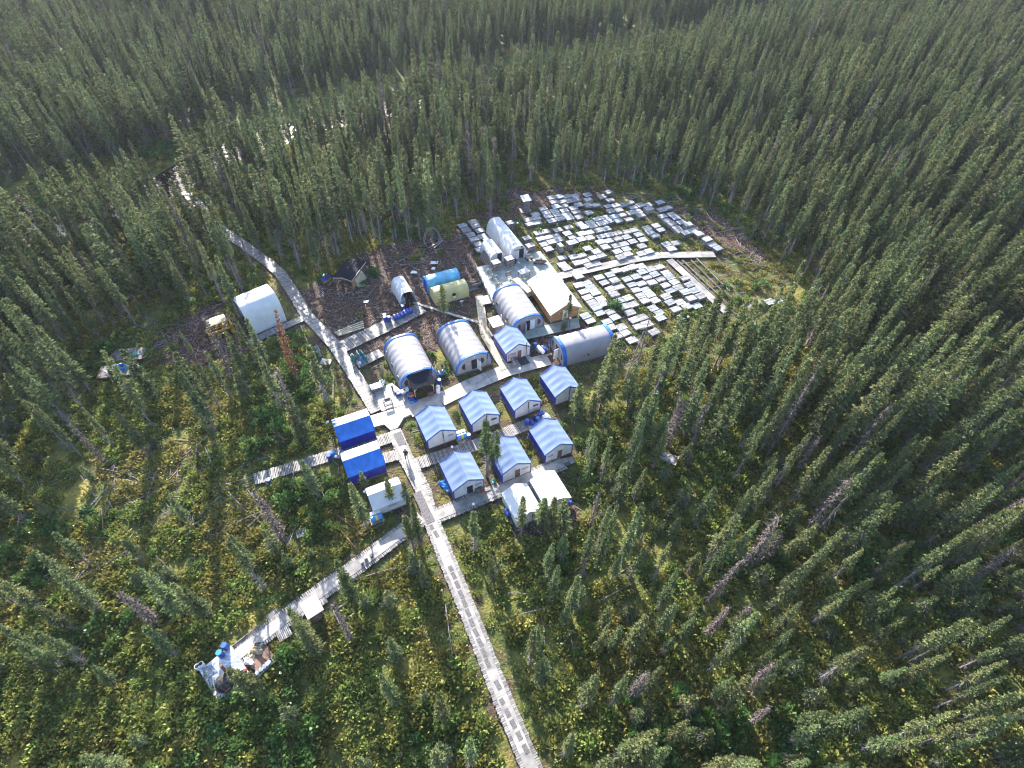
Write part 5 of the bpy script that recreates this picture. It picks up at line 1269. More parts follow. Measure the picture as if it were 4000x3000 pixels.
addlog((912, 2530), (1020, 2445), .35, "stripped pole beside the silver platform's boardwalk", .1, 1)
addlog((925, 1890), (1000, 1870), .15, "grey pole in line with the end of the left boardwalk", .07, 0, GRYW)
addlog((820, 1940), (985, 1888), .2, "dark rail log running off the end of the left boardwalk, lower one", .09, 0, GRYW)
addlog((815, 1915), (990, 1868), .2, "dark rail log running off the end of the left boardwalk, upper one", .09, 0, GRYW)
addlog((1175, 1275), (1205, 1345), .15, "yellow split log below the shelter spur", .09, 0, NEWW)
addlog((1880, 1020), (1838, 940), .2, "thin log along the left edge of the left core boxes", .06, 0)
for lb, grp, poly, n, L0, L1, zz in [
    ("weathered grey log fallen in the muddy yard left of the machine", "fallen logs in the machine yard", [Q(*p) for p in [(150, 740), (480, 640), (500, 690), (330, 760), (180, 790)]], 34, 1.5, 6, .12),
    ("weathered grey log fallen in the mud behind the small shelter", "fallen logs in the back mud", [Q(*p) for p in [(680, 620), (860, 545), (1000, 500), (1010, 560), (850, 640), (700, 680)]], 26, 1, 4.5, .12),
    ("fallen log along the forest edge right of the core yard", "fallen logs by the core yard", [Q(*p) for p in [(1300, 398), (1540, 450), (1690, 590), (1640, 590), (1500, 460), (1310, 415)]], 30, 1.5, 7, .15),
    ("fallen grey trunk in the mossy clearing left of the camp", "fallen trunks in the left clearing", [Q(*p) for p in [(60, 1050), (420, 930), (700, 1020), (780, 1130), (420, 1240), (100, 1240)]], 45, 1.5, 6, .2),
    ("fallen trunk among the scrub below the camp", "fallen trunks below the camp", [Q(*p) for p in [(950, 1150), (1270, 1050), (1400, 1300), (1100, 1500), (960, 1300)]], 14, 1.5, 5, .1)]:
    X = np.array([p[0] for p in poly]); Y = np.array([p[1] for p in poly]); k = 0
    for _ in range(2000):
        x, y_ = random.uniform(X.min(), X.max()), random.uniform(Y.min(), Y.max())
        if not inpoly(x, y_, poly) or path_dist(x, y_) < 1.2: continue
        a = random.gauss(A, .7) if random.random() < .6 else random.uniform(0, PI); l = random.uniform(L0, L1) / 2; r = random.uniform(.04, .085)
        log((x - l * math.cos(a), y_ - l * math.sin(a), zz), (x + l * math.cos(a), y_ + l * math.sin(a), zz + random.uniform(0, .4)), r, r * .5, lb, grp, SNAG, twigs=random.randrange(5)); k += 1
        if k >= n: break

# loose sticks, chips and offcuts: one uncountable mass
mb = MB()
def sticks(poly, n, l0, l1, w0=.03, w1=.08, clump=2.5, brown=.5):
    X = np.array([p[0] for p in poly]); Y = np.array([p[1] for p in poly]); k = 0
    while k < n:
        x = RNG.uniform(X.min(), X.max(), 4000); y_ = RNG.uniform(Y.min(), Y.max(), 4000)
        ok = inpoly(x, y_, poly) & (path_dist(x, y_) > .2) & (vnoise(x, y_, clump) > RNG.uniform(.15, .8, 4000))
        x, y_ = x[ok], y_[ok]; g = gz(x, y_)
        for a, b, c_ in zip(x, y_, g):
            th = RNG.uniform(0, PI); l = RNG.uniform(l0, l1) ** 1.0 / 2; w_ = RNG.uniform(w0, w1); dz = RNG.uniform(-.03, .25)
            dx, dy = l * math.cos(th), l * math.sin(th)
            mb.beam((a - dx, b - dy, c_ + .04), (a + dx, b + dy, c_ + .05 + dz), w_, w_ * .7, RNG.uniform(-1.4, 1.3), int(RNG.random() < brown)); k += 1
            if k >= n: break
for i, p in enumerate(MUD): sticks(p, (2300, 1700, 700, 500, 260, 200)[i], .25, 1.3, .03, .08, 2.5, (.55, .75, .4, .4, .4, .4)[i])
sticks(CLEAR[0], 2200, .3, 1.6, .03, .07, 4)
sticks(SPARSE, 900, .4, 2.0, .03, .07, 3)
tag(mb.build("debris", [SNAG, mat("brown_bark_strip", (.16, .085, .055), .8, .2, .3, 5, tint=.4)]), "loose sticks, bark and offcuts scattered over the cleared ground", "debris", kind="stuff")
for k, (x, y, s_) in enumerate([(690, 690, 1.0), (730, 890, .9), (1570, 410, 1.6), (1560, 480, .9), (1320, 530, 1.2)]):
    p = GZ(1200, 900, x, y); b = MB(); b.sheet([[(p[0] + (i - 1) * .4 * s_ + random.uniform(-.1, .1), p[1] + (j - 1) * .3 * s_ + random.uniform(-.1, .1), .16 + random.uniform(0, .12)) for j in range(3)] for i in range(3)], .02)
    tag(b.build("plastic_sheet", WLID), "scrap of pale sheet on the mud, %s from the left" % ORD[k], "sheet", "pale scraps on the back mud")

# ------------------------------------------------------------------ person walking up the boardwalk
def skin_mesh(name, pts, edges, radii, m, parent, root=0, sub=1):
    me_ = bpy.data.meshes.new(name); me_.from_pydata(pts, edges, []); me_.update(); me_.materials.append(m)
    o = bpy.data.objects.new(name, me_); C.objects.link(o); o.parent = parent
    o.modifiers.new("Skin", 'SKIN'); sv = me_.skin_vertices[0].data if me_.skin_vertices else None
    if sv is None:
        bpy.context.view_layer.objects.active = o; sv = me_.skin_vertices[0].data
    for i, r in enumerate(radii): sv[i].radius = (r, r)
    sv[root].use_root = True
    s_ = o.modifiers.new("Subdivision", 'SUBSURF'); s_.levels = s_.render_levels = sub
    return o


pp = G(1588, 1790, .33); PT = thing("person", "person in dark coat and trousers walking up the long boardwalk", "person", (*pp, .335), math.radians(15))
pts, ed, rad = [], [], []
def V_(x, y, z, r, par=None):
    pts.append((x, y, z)); rad.append(r)
    if par is not None: ed.append((par, len(pts) - 1))
    return len(pts) - 1
pel = V_(0, 0, .92, .13); sp = V_(0, .01, 1.15, .13, pel); chs = V_(0, .03, 1.36, .145, sp); nk = V_(0, .03, 1.50, .055, chs); h0 = V_(0, .045, 1.60, .085, nk); h1 = V_(0, .04, 1.70, .085, h0)
V_(0, .13, 1.615, .018, h0)
for s_ in (-1, 1):
    V_(s_ * .095, .04, 1.615, .018, h0)
    st = .22 * s_
    hp = V_(s_ * .10, 0, .86, .095, pel); kn = V_(s_ * .11, st * .55, .48, .06, hp); an = V_(s_ * .11, st * .9 - (.06 if s_ < 0 else 0), .09, .04, kn); V_(s_ * .11, st * .9 + .14, .04, .035, an)
    shd = V_(s_ * .19, .02, 1.40, .06, chs); el = V_(s_ * .26, -st * .4, 1.12, .045, shd); wr = V_(s_ * .25, -st * .8 + .08, .90, .028, el); pm = V_(s_ * .25, -st * .85 + .10, .82, .032, wr)
    for f_ in range(4):
        a = V_(s_ * .25, -st * .85 + .065 + f_ * .024, .77, .009, pm); V_(s_ * .235, -st * .85 + .07 + f_ * .024, .715 - .008 * (f_ in (1, 2)), .008, a)
    a = V_(s_ * .235, -st * .85 + .15, .80, .010, pm); V_(s_ * .225, -st * .85 + .165, .765, .009, a)
skin_mesh("person_body", pts, ed, rad, SKIN, PT, 0, 1)
skin_mesh("coat", [(0, 0, .86), (0, .01, 1.15), (0, .03, 1.38), (0, .03, 1.46), (-.2, .02, 1.40), (-.265, .09, 1.12), (-.255, .24, .93), (.2, .02, 1.40), (.265, -.09, 1.12), (.255, -.08, .93)], [(0, 1), (1, 2), (2, 3), (2, 4), (4, 5), (5, 6), (2, 7), (7, 8), (8, 9)], [.165, .155, .17, .08, .08, .062, .045, .08, .062, .045], COAT, PT)
skin_mesh("trousers", [(0, 0, .9), (-.10, 0, .84), (-.11, -.12, .48), (-.11, -.26, .13), (.10, 0, .84), (.11, .12, .48), (.11, .2, .13)], [(0, 1), (1, 2), (2, 3), (0, 4), (4, 5), (5, 6)], [.145, .11, .078, .055, .11, .078, .055], TROU, PT)
part("hair", HAIR, PT, lambda b: b.lathe([(.094, 1.60), (.103, 1.66), (.092, 1.74), (.05, 1.79)], 14, Matrix.Translation((0, .025, 0))), True)


# ------------------------------------------------------------------ trees
def arr_mesh(name, V, nper, tint, m):
    """V: (n, nper, 3) separate polygons"""
    n = len(V); me_ = bpy.data.meshes.new(name)
    me_.vertices.add(n * nper); me_.vertices.foreach_set("co", np.ascontiguousarray(V, dtype=np.float32).reshape(-1))
    me_.loops.add(n * nper); me_.loops.foreach_set("vertex_index", np.arange(n * nper, dtype=np.int32))
    me_.polygons.add(n); me_.polygons.foreach_set("loop_start", np.arange(0, n * nper, nper, dtype=np.int32)); me_.polygons.foreach_set("loop_total", np.full(n, nper, np.int32))
    me_.update(calc_edges=True); me_.validate()
    at_ = me_.attributes.new("tint", 'FLOAT', 'FACE'); at_.data.foreach_set("value", np.asarray(tint, np.float32))
    me_.materials.append(m); return me_


def tufts(P, D, L, Wd, rng, cup=.25):
    """diamond sprays: P base points, D unit directions, L lengths, Wd widths"""
    n = len(P); r = rng.normal(size=(n, 3)); s = np.cross(D, r); s /= np.linalg.norm(s, axis=1, keepdims=True) + 1e-9
    mid = P + D * (L * .5)[:, None]; up = np.cross(s, D)
    a = mid + s * Wd[:, None] + up * (Wd * cup)[:, None]; b = mid - s * Wd[:, None] + up * (Wd * cup)[:, None]
    return np.stack([P, a, P + D * L[:, None], b], 1)


def spruce_crown(seed, H=12.0, R=.95, zb=.22, dens=1.0, club=.0, twig=1.0):
    rng = np.random.default_rng(seed); P, D, L, Wd, T = [], [], [], [], []
    z = H * zb; az0 = 0
    lean = rng.normal(0, .006, 2)
    gaps = rng.uniform(.3, .95, 3)
    while z < H - .12:
        t = (z - H * zb) / (H * (1 - zb))
        prof = R * ((1 - t) ** .85 * .95 + .05) * (.66 + .34 * min(1, t * 3 + .3))
        if club: prof *= 1 + club * math.exp(-((t - .86) / .08) ** 2) - .25 * club * math.exp(-((t - .62) / .12) ** 2)
        thin = .55 if any(abs(t - g) < .03 for g in gaps) else 1.0
        if t < .34: thin *= .5 + 1.45 * t
        nb = rng.poisson(6.0 * dens * thin) + 1
        for _ in range(nb):
            az = rng.uniform(0, 2 * PI); l = prof * rng.uniform(.55, 1.18); zz = z + rng.uniform(-.14, .14)
            sl = -.55 + .75 * t + rng.normal(0, .12); up = .30 + .2 * t
            ca, sa = math.cos(az), math.sin(az); k = max(2, int(l / .125)); tb = rng.normal(0, .35)
            for j in range(k):
                s = l * (j + .55) / k; p = np.array([ca * s + lean[0] * zz, sa * s + lean[1] * zz, zz + sl * s + up * s * s / max(l, .3) * .6])
                tip = (j + 1) / k
                for side in (0, 1, -1):
                    if side and rng.random() > .85: continue
                    a2 = az + side * rng.uniform(.5, 1.0); d = np.array([math.cos(a2), math.sin(a2), sl * .6 + rng.normal(.05, .25)]); d /= np.linalg.norm(d)
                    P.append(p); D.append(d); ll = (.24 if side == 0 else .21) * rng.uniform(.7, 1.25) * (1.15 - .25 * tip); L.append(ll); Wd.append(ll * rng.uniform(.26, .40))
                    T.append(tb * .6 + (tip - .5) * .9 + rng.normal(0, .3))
        z += .21 * rng.uniform(.8, 1.25)
    for k in range(10):
        P.append(np.array([lean[0] * H, lean[1] * H, H - .55 + .05 * k])); d = np.array([rng.normal(0, .35), rng.normal(0, .35), 1.0]); D.append(d / np.linalg.norm(d)); L.append(.35); Wd.append(.07); T.append(.5)
    return tufts(np.array(P), np.array(D), np.array(L), np.array(Wd), rng), np.array(T), lean


def trunk_mesh(name, seed, H, r0, lean, m, ntw=90, zt=.62, tl=.9):
    rng = np.random.default_rng(seed + 999); b = MB(); n = 7; prev = Vector((0, 0, -.5)); pr = r0 * 1.2
    for i in range(1, n + 1):
        z = H * i / n; c_ = Vector((lean[0] * z + rng.normal(0, .015), lean[1] * z + rng.normal(0, .015), z)); r_ = r0 * (1 - .93 * i / n)
        b.tube(prev, c_, pr, r_, 6, rng.normal(0, .3)); prev, pr = c_, r_
    for _ in range(ntw):
        z = H * rng.uniform(.05, zt); a = rng.uniform(0, 2 * PI); l = rng.uniform(.25, tl); q_ = Vector((lean[0] * z, lean[1] * z, z))
        b.tube(q_, q_ + Vector((math.cos(a) * l, math.sin(a) * l, -l * rng.uniform(.05, .6))), .016, .005, 3, rng.uniform(-1, 1))
    return b.mesh(name, m, True)


def larch_crown(seed, H=14.0, R=2.0):
    rng = np.random.default_rng(seed); P, D, L, Wd, T = [], [], [], [], []
    z = H * .15
    while z < H - .2:
        t = (z - H * .15) / (H * .85); prof = R * ((1 - t) ** .8 * .95 + .06)
        for _ in range(rng.poisson(5) + 1):
            az = rng.uniform(0, 2 * PI); l = prof * rng.uniform(.5, 1.15); sl = .1 + rng.normal(0, .18); k = max(2, int(l / .2)); tb = rng.normal(0, .4)
            for j in range(k):
                s = l * (j + .5) / k; p = np.array([math.cos(az) * s, math.sin(az) * s, z + sl * s])
                for _ in range(3):
                    d = rng.normal(0, 1, 3); d[2] *= .6; d /= np.linalg.norm(d); P.append(p + rng.normal(0, .08, 3)); D.append(d); ll = rng.uniform(.14, .28); L.append(ll); Wd.append(ll * .3); T.append(tb + rng.normal(0, .3))
        z += .3 * rng.uniform(.8, 1.2)
    return tufts(np.array(P), np.array(D), np.array(L), np.array(Wd), rng), np.array(T), (0, 0)


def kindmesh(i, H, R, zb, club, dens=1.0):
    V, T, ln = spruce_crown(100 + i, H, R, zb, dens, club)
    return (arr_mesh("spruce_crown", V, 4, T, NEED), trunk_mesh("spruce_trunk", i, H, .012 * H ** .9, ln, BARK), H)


SPR = [kindmesh(0, 12, .95, .25, .0), kindmesh(1, 12, .85, .35, .3), kindmesh(2, 12, 1.1, .15, .0), kindmesh(3, 12, .7, .4, .5), kindmesh(4, 12, 1.0, .3, .2), kindmesh(5, 12, .8, .2, .1), kindmesh(6, 12, 1.2, .12, .0, .9), kindmesh(7, 12, .75, .5, .6, .8)]
YNG = [kindmesh(20, 4.0, .8, .04, .0, 1.2), kindmesh(21, 4.0, .65, .06, .0, 1.2), kindmesh(22, 4.0, .95, .03, .0, 1.1)]
V, T, ln = larch_crown(300); LAR = [(arr_mesh("larch_crown", V, 4, T, LARCH), trunk_mesh("larch_trunk", 300, 14, .16, (0, 0), BARK), 14)]
V, T, ln = larch_crown(301, 14, 1.7); LAR.append((arr_mesh("larch_crown", V, 4, T, LARCH), trunk_mesh("larch_trunk", 301, 14, .15, (0, 0), BARK), 14))
V, T, ln = spruce_crown(400, 12, .8, .15, .45, 0); DED = [(arr_mesh("rust_crown", V, 4, T, DEADN), trunk_mesh("dead_trunk", 400, 12, .12, ln, SNAG, 90, .95, .7), 12)]
V, T, ln = spruce_crown(401, 12, .75, .1, .16, 0); V = V[:len(V)]; DED.append((arr_mesh("twig_crown", V, 4, T, GREYN), trunk_mesh("dead_trunk", 401, 12, .12, ln, SNAG, 150, .97, .9), 12))

# --- where they stand
ML_ = np.array(P_MAIN)
cell = 2.4
gx_, gy_ = np.meshgrid(np.arange(-270, 300, cell), np.arange(2, 345, cell))
n_all = gx_.size
tx = gx_.ravel() + RNG.uniform(-.5, .5, n_all) * cell * 1.25; ty = gy_.ravel() + RNG.uniform(-.5, .5, n_all) * cell * 1.25
px, py, dz = proj(tx, ty, np.zeros(n_all))
keep = (dz > 3) & (px > -900) & (px < 4900) & (py < 3900)
inb = np.zeros(n_all, bool)
for p in CLEAR: inb |= inpoly(tx, ty, p)
keep &= ~inb
keep &= ~inpoly(tx, ty, MARSH)
keep &= (distline(tx, ty, RIVER) > 5.4) & (distline(tx, ty, FARBANK) > 9.0)
keep &= path_dist(tx, ty) > np.where(ty > 60, 1.1, 1.4)
sp = inpoly(tx, ty, SPARSE)
mainx = np.interp(ty, ML_[:, 1], ML_[:, 0])
front = ty < 41
dens = np.ones(n_all) * .92
lf = front & (tx < mainx); rf = front & (tx >= mainx)
dens[lf] = .62; dens[rf] = 1.45
dens[rf & (tx < mainx + 10)] = .85
dens[sp] = .15
plat_d = distline(tx, ty, [G(860, 2640), G(900, 2560)])
dens[plat_d < 4.2] = 0
dens[distline(tx, ty, [G(840, 2690), G(780, 2900)]) < 4.0] = 0
dens[distline(tx, ty, [G(2770, 1840), G(2770, 2010)]) < 2.6] = 0
midr = (~front) & (ty < 62) & (tx > 8) & (tx < 48); dens[midr] = 1.05
yard = inpoly(tx, ty, [Q(*p) for p in [(180, 840), (440, 800), (560, 745), (640, 740), (700, 800), (690, 930), (600, 960), (200, 960)]]); dens[yard] = .2
dens *= .55 + .8 * vnoise(tx, ty, 7.0)
keep &= RNG.random(n_all) < dens
tx, ty, sp, front, px, py = tx[keep], ty[keep], sp[keep], front[keep], px[keep], py[keep]
n_ = len(tx)
th = np.where(front, RNG.normal(8.8, 1.9, n_), RNG.normal(11.6, 1.7, n_)) * (.82 + .36 * vnoise(tx, ty, 16))
und = RNG.random(n_) < np.where(front, .42, .16); th = np.where(und, th * RNG.uniform(.3, .6, n_), th)
th = np.clip(th, 2.0, 16)
wf = RNG.uniform(.95, 1.7, n_) * np.where(front, .72, .9)
kind = np.zeros(n_, int)
rk = RNG.random(n_); kind[rk < np.where(front, .06, .03)] = 2; kind[(rk > .985) & (ty > 110) & (vnoise(tx, ty, 22) > .62)] = 1
# trees picked out of the photograph: (base px, top px, width factor, kind)
HAND = [((1735, 1246), (1744, 1113), 1.35, 0), ((2213, 1288), (2236, 1152), 1.0, 0), ((2200, 1300), (2208, 1225), .8, 0), ((1903, 1864), (1894, 1632), 1.35, 0), ((1944, 1842), (1955, 1678), .95, 0), ((1921, 1830), (1930, 1702), 1.0, 0),
        ((1428, 1900), (1421, 1840), 1.0, 0), ((1535, 1975), (1474, 1865), 1.0, 0), ((1590, 1962), (1550, 1885), .9, 0), ((1618, 2150), (1575, 2015), 1.3, 0), ((1640, 2130), (1610, 1965), 1.1, 0), ((1168, 1500), (1075, 1225), 1.0, 3), ((1150, 1470), (1078, 1300), .8, 3),
        ((1690, 930), (1700, 612), 1.5, 1), ((1915, 858), (1915, 585), 1.0, 0), ((1600, 965), (1655, 605), .9, 0) , ((2577, 734), (2606, 450), 1.0, 0), ((2440, 1490), (2560, 1260), 1.0, 4), ((2470, 1500), (2640, 1130), 1.0, 4),
        ((2250, 1640), (2285, 1495), 1.5, 0), ((2305, 1650), (2320, 1535), 1.3, 0), ((2105, 2060), (2160, 1945), 1.5, 0), ((2190, 2090), (2200, 1945), 1.3, 0), ((2520, 1640), (2620, 1210), 1.2, 0), ((2700, 1380), (2760, 1170), 1.2, 0), ((2800, 1320), (2890, 1165), 1.3, 0), ((2690, 1500), (2790, 1250), 1.1, 0), ((2480, 1650), (2565, 1415), 1.0, 0),
        ((1100, 1010), (1060, 800), 1.3, 0), ((1020, 1000), (930, 790), 1.2, 0), ((905, 985), (840, 760), 1.2, 0), ((1105, 1010), (1130, 760), 1.0, 0), ((950, 1260), (900, 1000), 1.0, 0), ((880, 1190), (815, 940), 1.0, 0),
        ((1010, 1460), (945, 1225), .9, 0), ((1065, 1470), (985, 1240), 1.0, 0), ((960, 1480), (865, 1300), 1.0, 0), ((700, 1400), (580, 1285), .6, 0), ((800, 1460), (715, 1290), .6, 0), ((905, 1560), (775, 1380), 1.0, 0), ((860, 1600), (730, 1430), 1.0, 0),
        ((2925, 465 + 60), (2990, 285), 1.0, 1), ((2500, 240), (2505, 85), 1.6, 1), ((2860, 190), (2905, 65), 1.5, 1), ((2915, 175), (2930, 40), 1.3, 1), ((1170, 130), (1180, 35), 1.0, 1), ((1225, 130), (1240, 30), 1.1, 1), ((3750, 375), (3790, 290), 1.2, 1), ((3840, 520), (3890, 440), 1.3, 1)]


def fit_h(b, tp):
    g = np.array(G(*b)); zs = np.arange(1.0, 24, .1); X, Y, _ = proj(np.full(zs.shape, g[0]), np.full(zs.shape, g[1]), zs)
    return g, float(zs[np.argmin((Y - tp[1]) ** 2 + .15 * (X - tp[0]) ** 2)])


TREES = []          # x, y, height, width factor, kind (0 spruce, 1 larch, 2 grey dead, 3 rust dead, 4 bare snag), hand
for b_, tp, wf_, kd in HAND:
    g, hh = fit_h(b_, tp); TREES.append((g[0], g[1], hh, wf_, kd, True))
hx = np.array([t_[0] for t_ in TREES]); hy = np.array([t_[1] for t_ in TREES])
for i in range(n_):
    if np.min((hx - tx[i]) ** 2 + (hy - ty[i]) ** 2) < 1.6: continue
    TREES.append((tx[i], ty[i], th[i], wf[i], int(kind[i]) if kind[i] != 2 else (2 if RNG.random() < 1.1 else 3), False))
TA = np.array([t_[:5] for t_ in TREES]); hand = np.array([t_[5] for t_ in TREES])
TZ = gz(TA[:, 0], TA[:, 1]) - .05
bx, by, bd = proj(TA[:, 0], TA[:, 1], TZ); qx, qy, qd = proj(TA[:, 0], TA[:, 1], TZ + TA[:, 2])
size = np.hypot(qx - bx, qy - by) * (TA[:, 3] * TA[:, 2] / 12 * 2 * F / np.maximum((bd + qd) / 2, 5))
frac = np.zeros(len(TA))
for f_ in np.linspace(.05, 1, 9):
    X, Y, _ = proj(TA[:, 0], TA[:, 1], TZ + TA[:, 2] * f_); frac += ((X > 0) & (X < 4000) & (Y > 0) & (Y < 3000)) / 9
rank = size * frac; rank[hand] += 1e9
spr = np.where(TA[:, 4] == 0)[0]; top = spr[np.argsort(-rank[spr])[:300]]
indiv = set(top.tolist()) | set(np.where(hand)[0].tolist())
for kd, lim in ((1, 40), (2, 60), (3, 30), (4, 20)):
    ids = np.where(TA[:, 4] == kd)[0]; ids = ids[np.argsort(-rank[ids])][:lim]; indiv |= set(ids[rank[ids] > 0].tolist())
indiv = sorted(i for i in indiv if rank[i] > 0)

LM = [("the silver sheet platform", G(880, 2640)), ("the lower left outhouse", G(1240, 2405)), ("the pit frame", G(1345, 2395)), ("the board platform in the woods", G(2770, 1840)), ("the left lowest row tent", (-5.5, 36.2)), ("the right lowest row tent", (4.95, 41.55)), ("the white tent with a stove pipe", (1.5, 32.5)), ("the rightmost white tent", (4.7, 34.3)), ("the crosswise arched tent", tuple(np.array(G(2300, 1400)))), ("the right end core stacks", G(2980, 1190)), ("the nearer bright blue tent", (-17.2, 37.5)), ("the white tent by young spruces", (-13.8, 33.1)), ("the loaded trailer", Q(256, 806)), ("the rusty trailer", Q(279, 771)), ("the yellow machine", G(865, 1300)), ("the machine shelter", tuple(cen)), ("the lumber shed", G(1345, 1080)), ("the hoop frame", G(1690, 955)), ("the long white arched tent", G(1960, 930)), ("the dark outhouse", G(2052, 822)), ("the plank lodge", G(2200, 1220)), ("the yellow arched tent", G(1760, 1180)), ("the brown outhouse", G(1937, 1302)), ("the left boardwalk's far end", G(994, 1878)), ("the pallet in the moss", Q(652, 1153)), ("the three boardwalk buckets", G(1440, 2180)), ("the far core yard corner", G(2600, 800)), ("the long boardwalk's bottom end", G(2060, 2960)), ("the last dark grip mat", G(2050, 2925)), ("the long boardwalk's lower crossing", G(1690, 2030)), ("the bottom left corner", G(60, 2960)), ("the bottom right corner", G(3940, 2960)), ("the river landing", G(722, 752))]
EDGE = (distline(TA[:, 0], TA[:, 1], CLEAR[0] + CLEAR[0][:1]) < 7) & (TA[:, 1] > 66)
KN = {0: ("spruce_tree", "spruce"), 1: ("larch_tree", "larch"), 2: ("dead_spruce", "dead spruce"), 3: ("dead_spruce", "dead spruce"), 4: ("dead_spruce", "bare snag")}
ADJ = {1: "pale green larch", 2: "grey dead spruce", 3: "rust brown dead spruce", 4: "bare grey snag"}
lmxy = np.array([l_[1] for l_ in LM], float)
byl = {}
for i in indiv:
    d = np.hypot(*(lmxy - TA[i, :2]).T); j = int(np.argmin(d)); byl.setdefault((int(TA[i, 4]), j), []).append((d[j], i))
LABEL = {}
for (kd, j), lst in byl.items():
    lst.sort()
    for k, (d, i) in enumerate(lst):
        h_ = TA[i, 2]; a = ADJ.get(kd) or ("young bushy spruce" if h_ < 4.5 else "short spruce" if h_ < 7 else "tall spruce" if h_ > 11 else "green spruce")
        if k < 6: LABEL[i] = ("%s, %s of its kind to %s" % (a, "nearest" if k == 0 else ORD[k] + " nearest", LM[j][0]), None)
        else: LABEL[i] = ("%s farther out in the stand around %s" % (a, LM[j][0]), "%s around %s" % (a, LM[j][0]))
for i in indiv:
    x, y_, h_, wf_, kd, _ = TREES[i]; kd = int(kd)
    vi = random.randrange(8)
    if EDGE[i] and h_ > 6: vi = random.choice((1, 3, 7, 7))
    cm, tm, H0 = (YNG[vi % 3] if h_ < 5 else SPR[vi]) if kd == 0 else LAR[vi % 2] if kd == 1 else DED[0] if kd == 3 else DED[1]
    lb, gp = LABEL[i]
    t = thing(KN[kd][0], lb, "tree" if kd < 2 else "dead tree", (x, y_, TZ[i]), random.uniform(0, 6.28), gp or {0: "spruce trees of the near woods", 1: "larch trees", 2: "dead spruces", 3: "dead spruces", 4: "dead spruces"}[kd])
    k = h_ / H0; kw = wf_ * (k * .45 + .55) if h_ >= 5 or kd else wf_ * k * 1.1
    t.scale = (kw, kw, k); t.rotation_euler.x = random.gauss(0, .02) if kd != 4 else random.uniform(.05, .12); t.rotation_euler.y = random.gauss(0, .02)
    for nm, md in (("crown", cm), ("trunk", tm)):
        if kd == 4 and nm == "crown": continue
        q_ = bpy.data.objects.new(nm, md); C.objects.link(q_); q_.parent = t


# ------------------------------------------------------------------ masses: far forest, scrub
def scatter(name, label, X, Y, Z, S, ROT, VAR, protos):
    me_ = bpy.data.meshes.new(name); me_.vertices.add(len(X)); me_.vertices.foreach_set("co", np.stack([X, Y, Z], -1).astype(np.float32).reshape(-1))
    for nm, tp, dat in (("scl", 'FLOAT_VECTOR', S), ("rot", 'FLOAT_VECTOR', ROT)):
        a = me_.attributes.new(nm, tp, 'POINT'); a.data.foreach_set("vector", np.asarray(dat, np.float32).reshape(-1))
    a = me_.attributes.new("var", 'INT', 'POINT'); a.data.foreach_set("value", np.asarray(VAR, np.int32))
    o = bpy.data.objects.new(name, me_); C.objects.link(o)
    g = bpy.data.node_groups.new(name + "_nodes", 'GeometryNodeTree')
    g.interface.new_socket("Geometry", in_out='INPUT', socket_type='NodeSocketGeometry'); g.interface.new_socket("Geometry", in_out='OUTPUT', socket_type='NodeSocketGeometry')
    N, L = g.nodes, g.links; gi = N.new("NodeGroupInput"); go_ = N.new("NodeGroupOutput"); jn = N.new("GeometryNodeJoinGeometry")

    def attr(nm, dt):
        n = N.new("GeometryNodeInputNamedAttribute"); n.data_type = dt; n.inputs[0].default_value = nm; return n.outputs[0]
    sc_, ro_, va_ = attr("scl", 'FLOAT_VECTOR'), attr("rot", 'FLOAT_VECTOR'), attr("var", 'INT')
    eu = N.new("FunctionNodeEulerToRotation"); L.new(ro_, eu.inputs[0])
    for i, parts in enumerate(protos):
        cmp = N.new("FunctionNodeCompare"); cmp.data_type = 'INT'; cmp.operation = 'EQUAL'
        ins = [s_ for s_ in cmp.inputs if s_.type == 'INT']; L.new(va_, ins[0]); ins[1].default_value = i
        if len(parts) > 1: j2 = N.new("GeometryNodeJoinGeometry")
        for md in parts:
            src = bpy.data.objects.new(md.name + "_source", md)
            oi = N.new("GeometryNodeObjectInfo"); oi.inputs["Object"].default_value = src; oi.inputs["As Instance"].default_value = False
            if len(parts) > 1: L.new(oi.outputs["Geometry"], j2.inputs[0])
        ip = N.new("GeometryNodeInstanceOnPoints")
        L.new(gi.outputs[0], ip.inputs["Points"]); L.new(cmp.outputs[0], ip.inputs["Selection"])
        L.new((j2.outputs[0] if len(parts) > 1 else oi.outputs["Geometry"]), ip.inputs["Instance"])
        L.new(eu.outputs[0], ip.inputs["Rotation"]); L.new(sc_, ip.inputs["Scale"]); L.new(ip.outputs[0], jn.inputs[0])
    L.new(jn.outputs[0], go_.inputs[0])
    md_ = o.modifiers.new("scatter", 'NODES'); md_.node_group = g
    return tag(o, label, name.replace("_", " "), kind="stuff")


rest = np.array([i for i in range(len(TREES)) if i not in set(indiv)])
kd = TA[rest, 4].astype(int); h_ = TA[rest, 2]; vr = RNG.integers(0, 8, len(rest))
var = np.where(kd == 0, np.where(h_ < 4.5, 12 + vr % 2, np.where(EDGE[rest], np.array([1, 3, 7, 7, 3, 1, 7, 3])[vr], vr)), np.where(kd == 1, 8 + vr % 2, np.where(kd == 3, 10, 11)))
H0 = np.where(var >= 12, 4.0, np.where((var == 8) | (var == 9), 14.0, 12.0)); k = h_ / H0
kw = np.where(var >= 12, TA[rest, 3] * k * 1.1, TA[rest, 3] * (k * .45 + .55))
rot = np.stack([RNG.normal(0, .02, len(rest)), RNG.normal(0, .02, len(rest)), RNG.uniform(0, 6.28, len(rest))], -1)
scatter("forest", "dense spruce forest standing around and far behind the camp", TA[rest, 0], TA[rest, 1], TZ[rest], np.stack([kw, kw, k], -1), rot, var, [[p[0], p[1]] for p in SPR + LAR + DED + YNG[:2]])
print("trees", len(TREES), "individual", len(indiv))


